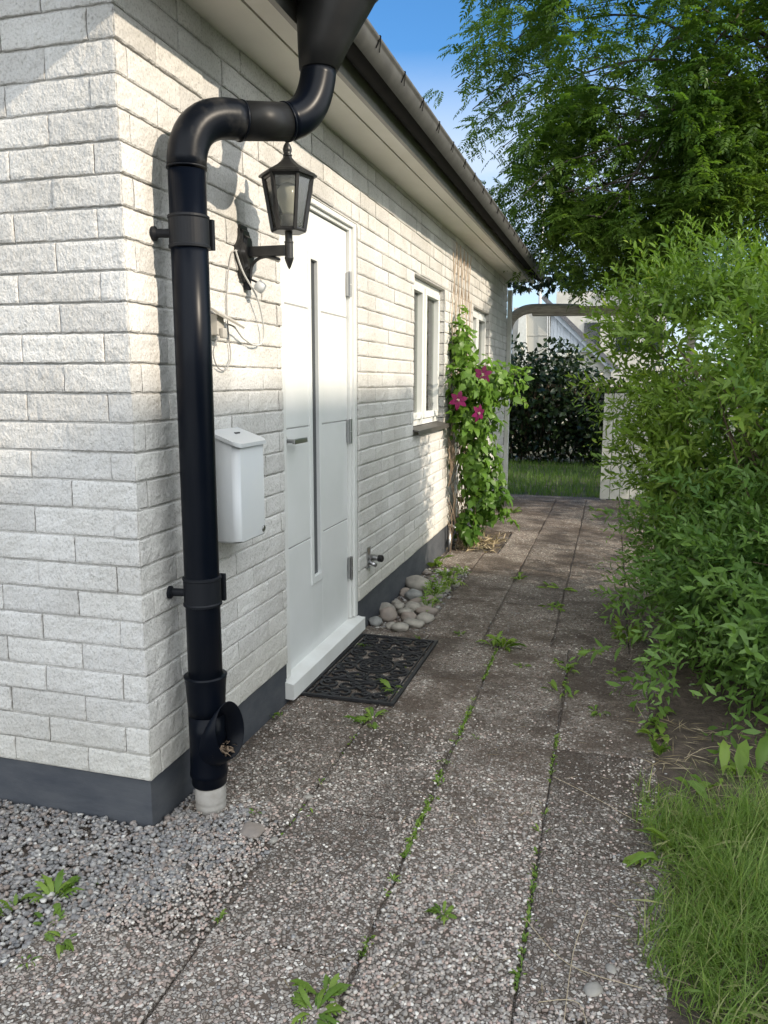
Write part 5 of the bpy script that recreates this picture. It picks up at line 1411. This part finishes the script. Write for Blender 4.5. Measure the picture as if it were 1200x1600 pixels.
# lawn at the far end
k = Cloud(); n = 15000
P = np.stack([rng.uniform(-2.5, 4, n), 8.85+5.2*rng.random(n)**1.2, np.zeros(n)], 1); P[:, 2] = [gz_far(p[0], p[1]) for p in P]
blades(k, P, .07+.09*rng.random(n), .006+.004*rng.random(n), .6, 2)
tag(k.build('lawn_grass', M['lawn']), 'short green lawn between the paving and the dark bush', 'grass', kind='stuff')
k = Cloud(); n = 15000
P = np.stack([rng.uniform(1.75, 6, n), rng.uniform(-4, 9, n), np.zeros(n)], 1); P = P[(P[:, 0] > 2.3) | (P[:, 1] < -1.0)]; n = len(P)
P[:, 2] = [soilz(min(p[0], 4.2), p[1])-.02 if p[0] < 4.2 else gz_far(p[0], p[1]) for p in P]
blades(k, P, .07+.09*rng.random(n), .006+.004*rng.random(n), .6, 2)
tag(k.build('side_grass', M['lawn']), 'grass under and behind the shrub', 'grass', kind='stuff')

def weed(name, x, y, r, n, up, label, cat='weed', group=None, wide=.38, z=None, m='weed', curl=.3):
    k = Cloud(); b = np.array([x, y, (GZ(x, y)-.003) if z is None else z])
    nc = 1 if r < .03 else (2 if r < .08 else 3)          # a few crowns grown together
    for c in range(nc):
        m_ = max(3, int(n/nc+1)); off = rng.normal(size=3)*[.22*r, .22*r, 0] if nc > 1 else np.zeros(3)
        th = rng.random(m_)*6.28; u = up*(.25+1.5*rng.random(m_))
        D = np.stack([np.cos(th), np.sin(th), u], 1); L = r*(.35+.75*rng.random(m_)); Wd = wide*(.55+.5*rng.random(m_))
        P = b+off+D*[.10, .10, 0]*r; U = nrm(np.stack([-np.cos(th)*u, -np.sin(th)*u, np.ones(m_)], 1)+rng.normal(size=(m_, 3))*.3)
        A = .1+.85*rng.random(m_); cu = curl*(.4+1.4*rng.random())
        k.leaves(P, D, U, L, L*Wd*.8, A=A, fold=.2, curl=cu, wide=(.5, .82))
        if r > .04 and wide < .5:                       # side lobes
            S = nrm(np.cross(D, U)); Dn = nrm(D); Un = np.cross(S, Dn)
            for sg in (-1, 1):
                for t in (.34, .52, .70): k.leaves(P+Dn*(L*t)[:, None]-Un*(L*cu*t*t*.5)[:, None], Dn*.7+S*sg*.8-Un*.1, U, L*(.22-.1*abs(t-.5))*(.6+.7*rng.random(m_)), L*.085, A=A, fold=.1, curl=cu)
    o = k.build(name, M[m]); o.data.transform(Matrix.Translation(-Vector(b))); o.location = b
    return tag(o, label, cat, group)
k = Cloud(); n = 2600
jx = np.where(rng.random(n) < .6, .802, np.where(rng.random(n) < .7, 1.188, .398)); jy = rng.uniform(-.35, 2.1, n)
kp = np.array([noise.noise(Vector((a*3, b*3.2, 2)))+.3*noise.noise(Vector((a, b*14, 5))) for a, b in zip(jx, jy)]) > .02; kp &= (jx < .7) * (rng.random(n) < .3) + (jx > .7)
jx, jy = jx[kp], jy[kp]; n = len(jx); P = np.stack([jx+rng.normal(size=n)*.005, jy, [GZ(a, b)-.006 for a, b in zip(jx, jy)]], 1)
L = .008+.010*rng.random(n); k.leaves(P, randdir(n)*[1, 1, .4]+[0, 0, .7], randdir(n)*.5+[0, 0, 1], L, L*.5)
tag(k.build('joint_moss', M['weed']), 'moss and seedlings filling the paving joints', 'moss', kind='stuff')
gJ = 'small weeds sprouting in the paving joints'
lab_mid = 'small weed in the long middle paving joint'; lab_r = 'small weed in the right-hand long paving joint'
for x, y, r in ((.802, .261, .030), (.806, .364, .028), (.815, .45, .024), (.81, .55, .034), (.80, .62, .022), (.802, .724, .036), (.803, .81, .024), (.804, .901, .03), (.797, -.035, .026), (.795, -.095, .022), (.80, .10, .02), (.801, .18, .022), (.80, 1.18, .025), (.80, 1.35, .022)): weed('weed', x, y, r, random.randint(5, 8), .7, lab_mid + (', front slabs' if y < .05 else (', level with the downpipe' if y < .5 else (', level with the brown slab' if y < 1 else ', level with the doormat'))), group=gJ)
for x, y, r in ((1.188, .452, .024), (1.186, .22, .026), (1.188, .333, .03), (1.187, .05, .022), (1.188, .12, .02), (1.188, -.3, .024), (1.189, .75, .022), (1.187, -.02, .018)): weed('weed', x, y, r, random.randint(4, 7), .9, lab_r + (', front slabs' if y < .0 else (', before the cross joint' if y < .3 else ', beyond the cross joint')), group=gJ)
one = [
 (-.082, -.373, .080, 16, .8, 'largest bushy weed growing in the gravel at the lower left', 'weeds in the gravel'),
 (-.154, -.461, .05, 6, 1.4, 'upright weed at the left edge of the gravel', 'weeds in the gravel'),
 (.051, -.516, .055, 8, .4, 'flat weed in the gravel below the largest one', 'weeds in the gravel'),
 (-.02, -.45, .05, 8, .5, 'pale weed between the two gravel weeds at the lower left', 'weeds in the gravel'),
 (.02, -.606, .03, 6, .4, 'tiny weed in the gravel at the very front', 'weeds in the gravel'),
 (-.015, -.281, .022, 5, .8, 'tiny sprig in the gravel above the bushy weed', 'weeds in the gravel'),
 (.263, .186, .035, 7, .6, 'small weed at the gravel edge right of the downpipe foot', 'weeds in the gravel'),
 (.400, -.325, .035, 6, 1.6, 'upright tuft in the left joint at the front', None),
 (.751, -.532, .085, 20, .5, 'big dandelion rosette on the front slab at the bottom edge', None),
 (.966, -.145, .042, 22, .5, 'flat grassy tuft in the cross joint of the front slabs', None),
 (.415, 1.00, .085, 14, .5, 'leafy weed in the joint just in front of the doormat corner', None),
 (.455, .237, .032, 4, .3, 'two-leaved seedling on the slab right of the downpipe', None),
 (.398, .44, .026, 4, 1.2, 'seedling in the joint beside the white pebble', None),
 (.103, 1.906, .055, 5, 1.2, 'weed poking through the doormat at its far left corner', None),
 (.405, 1.363, .085, 9, .6, 'weed poking through the near right edge of the doormat', None),
 (.365, 2.10, .045, 5, 2.2, 'upright sprig at the far right corner of the doormat', None),
 (.21, 1.50, .02, 4, .6, 'tiny sprig inside the doormat scrollwork', None),
 (.808, 2.15, .13, 18, .9, 'biggest dandelion plant in the middle of the path', None),
 (.787, 1.80, .035, 7, .5, 'small weed just in front of the biggest dandelion', None),
 (.941, 1.855, .05, 8, .5, 'small weed right of the biggest dandelion', None),
 (1.181, 1.87, .075, 7, 1.3, 'upright three-leaved weed in the right joint', None),
 (1.200, 1.557, .09, 8, .45, 'star-shaped rosette in the right joint beyond the brown slab', None),
 (1.343, 1.38, .06, 6, .6, 'small rosette on the slab nearest the shrub', None),
 (1.127, 1.98, .05, 8, .3, 'flat weed left of the upright three-leaved weed', None),
 (1.29, 2.183, .09, 10, .25, 'low spreading weed between two slabs near the shrub', None),
 (.710, 3.777, .075, 10, .8, 'weed in the long joint further down the path', None),
 (1.0, 3.573, .12, 9, .2, 'flat spreading weed on the slabs further down the path', None),
 (1.02, 3.05, .09, 12, .2, 'low mossy weed in the far cross joint', None),
 (.561, 2.302, .05, 8, .4, 'small weed in the cross joint behind the doormat', None),
 (1.50, 2.467, .15, 14, 1.6, 'tall clump of leaves in the path close to the shrub', None),
 (1.20, -.10, .03, 6, .4, 'tiny weed beside the crossing of two front joints', None),
 (.004+.06, 3.99, .12, 3, 1.0, 'single large round leaf against the plinth behind the cobbles', None),
 (.288, 7.0, .12, 9, 1.2, 'sparse yellowish weed by the far end of the wall', None),
 (1.213, 7.5, .12, 8, .4, 'pale weed on the far paving near the white panel', None),
 (.021, .925, .045, 6, 1.6, 'small weed between the plinth and the slab left of the door', None),
 (.872, .962, .03, 6, .6, 'tiny weed in the cross joint above the brown slab', None),
 (1.412, 1.896, .06, 8, .4, 'weed at the edge of the slab under the shrub', None)]
for x, y, r, n, up, lb, g in one:
    w_ = weed('weed', x, y, r, n, up, lb, group=g, wide=.36 if 'round' not in lb else .95)
for x, y, lb in ((.259, 3.20, 'beside the biggest cobble'), (.269, 3.50, 'towards the far end'), (.231, 3.02, 'in front of the biggest cobble'), (.309, 3.72, 'furthest from the door'), (.24, 2.75, 'nearest the doormat'), (.30, 3.35, 'at the path side, tallest')):
    weed('weed', x, y, .12, 16, 1.2, 'grassy green tuft in the cobble heap, ' + lb, group='green tufts in the cobble heap', wide=.13, z=GZ(x, y)+.02)
for x, y, lb in ((1.598, 1.418, 'round-leaved creeper under the shrub, highest of three on the bare earth'), (1.585, 1.275, 'round-leaved creeper between two others on the bare earth under the shrub'), (1.60, 1.16, 'round-leaved creeper nearest the grass, below the shrub')):
    weed('creeper', x, y, .06, 9, .35, lb, 'weed', 'round-leaved creepers under the shrub', wide=.85, z=soilz(x, y)+.01)
weed('weed', 1.561, .969, .10, 7, 2.2, 'slender upright weed at the slab edge in front of the shrub', z=-.16)
for x, y, r, n, up, lb in ((1.80, .84, .15, 8, 1.2, 'broad dandelion leaves at the top of the grass, leftmost clump'), (1.97, .88, .17, 8, 1.6, 'broad upright dandelion leaves at the right edge of the picture'), (1.70, .75, .10, 7, .9, 'small round-leaved plant beside the leftmost broad clump'), (1.87, .62, .12, 8, 1.0, 'broad-leaved plant in the middle of the grass top'),
      (1.60, .30, .12, 3, .5, 'single long leaf leaning out over the slab'), (1.80, -.32, .13, 7, 1.2, 'large dandelion leaves in the bottom right corner'), (1.90, .02, .08, 9, .7, 'small leafy weed low in the grass on the right')):
    weed('broadleaf_plant', x, y, r, n, up, lb, 'weed', 'broad-leaved plants in the grass', wide=.42 if 'round' not in lb else .8, z=soilz(x, y), m='weed', curl=.35)
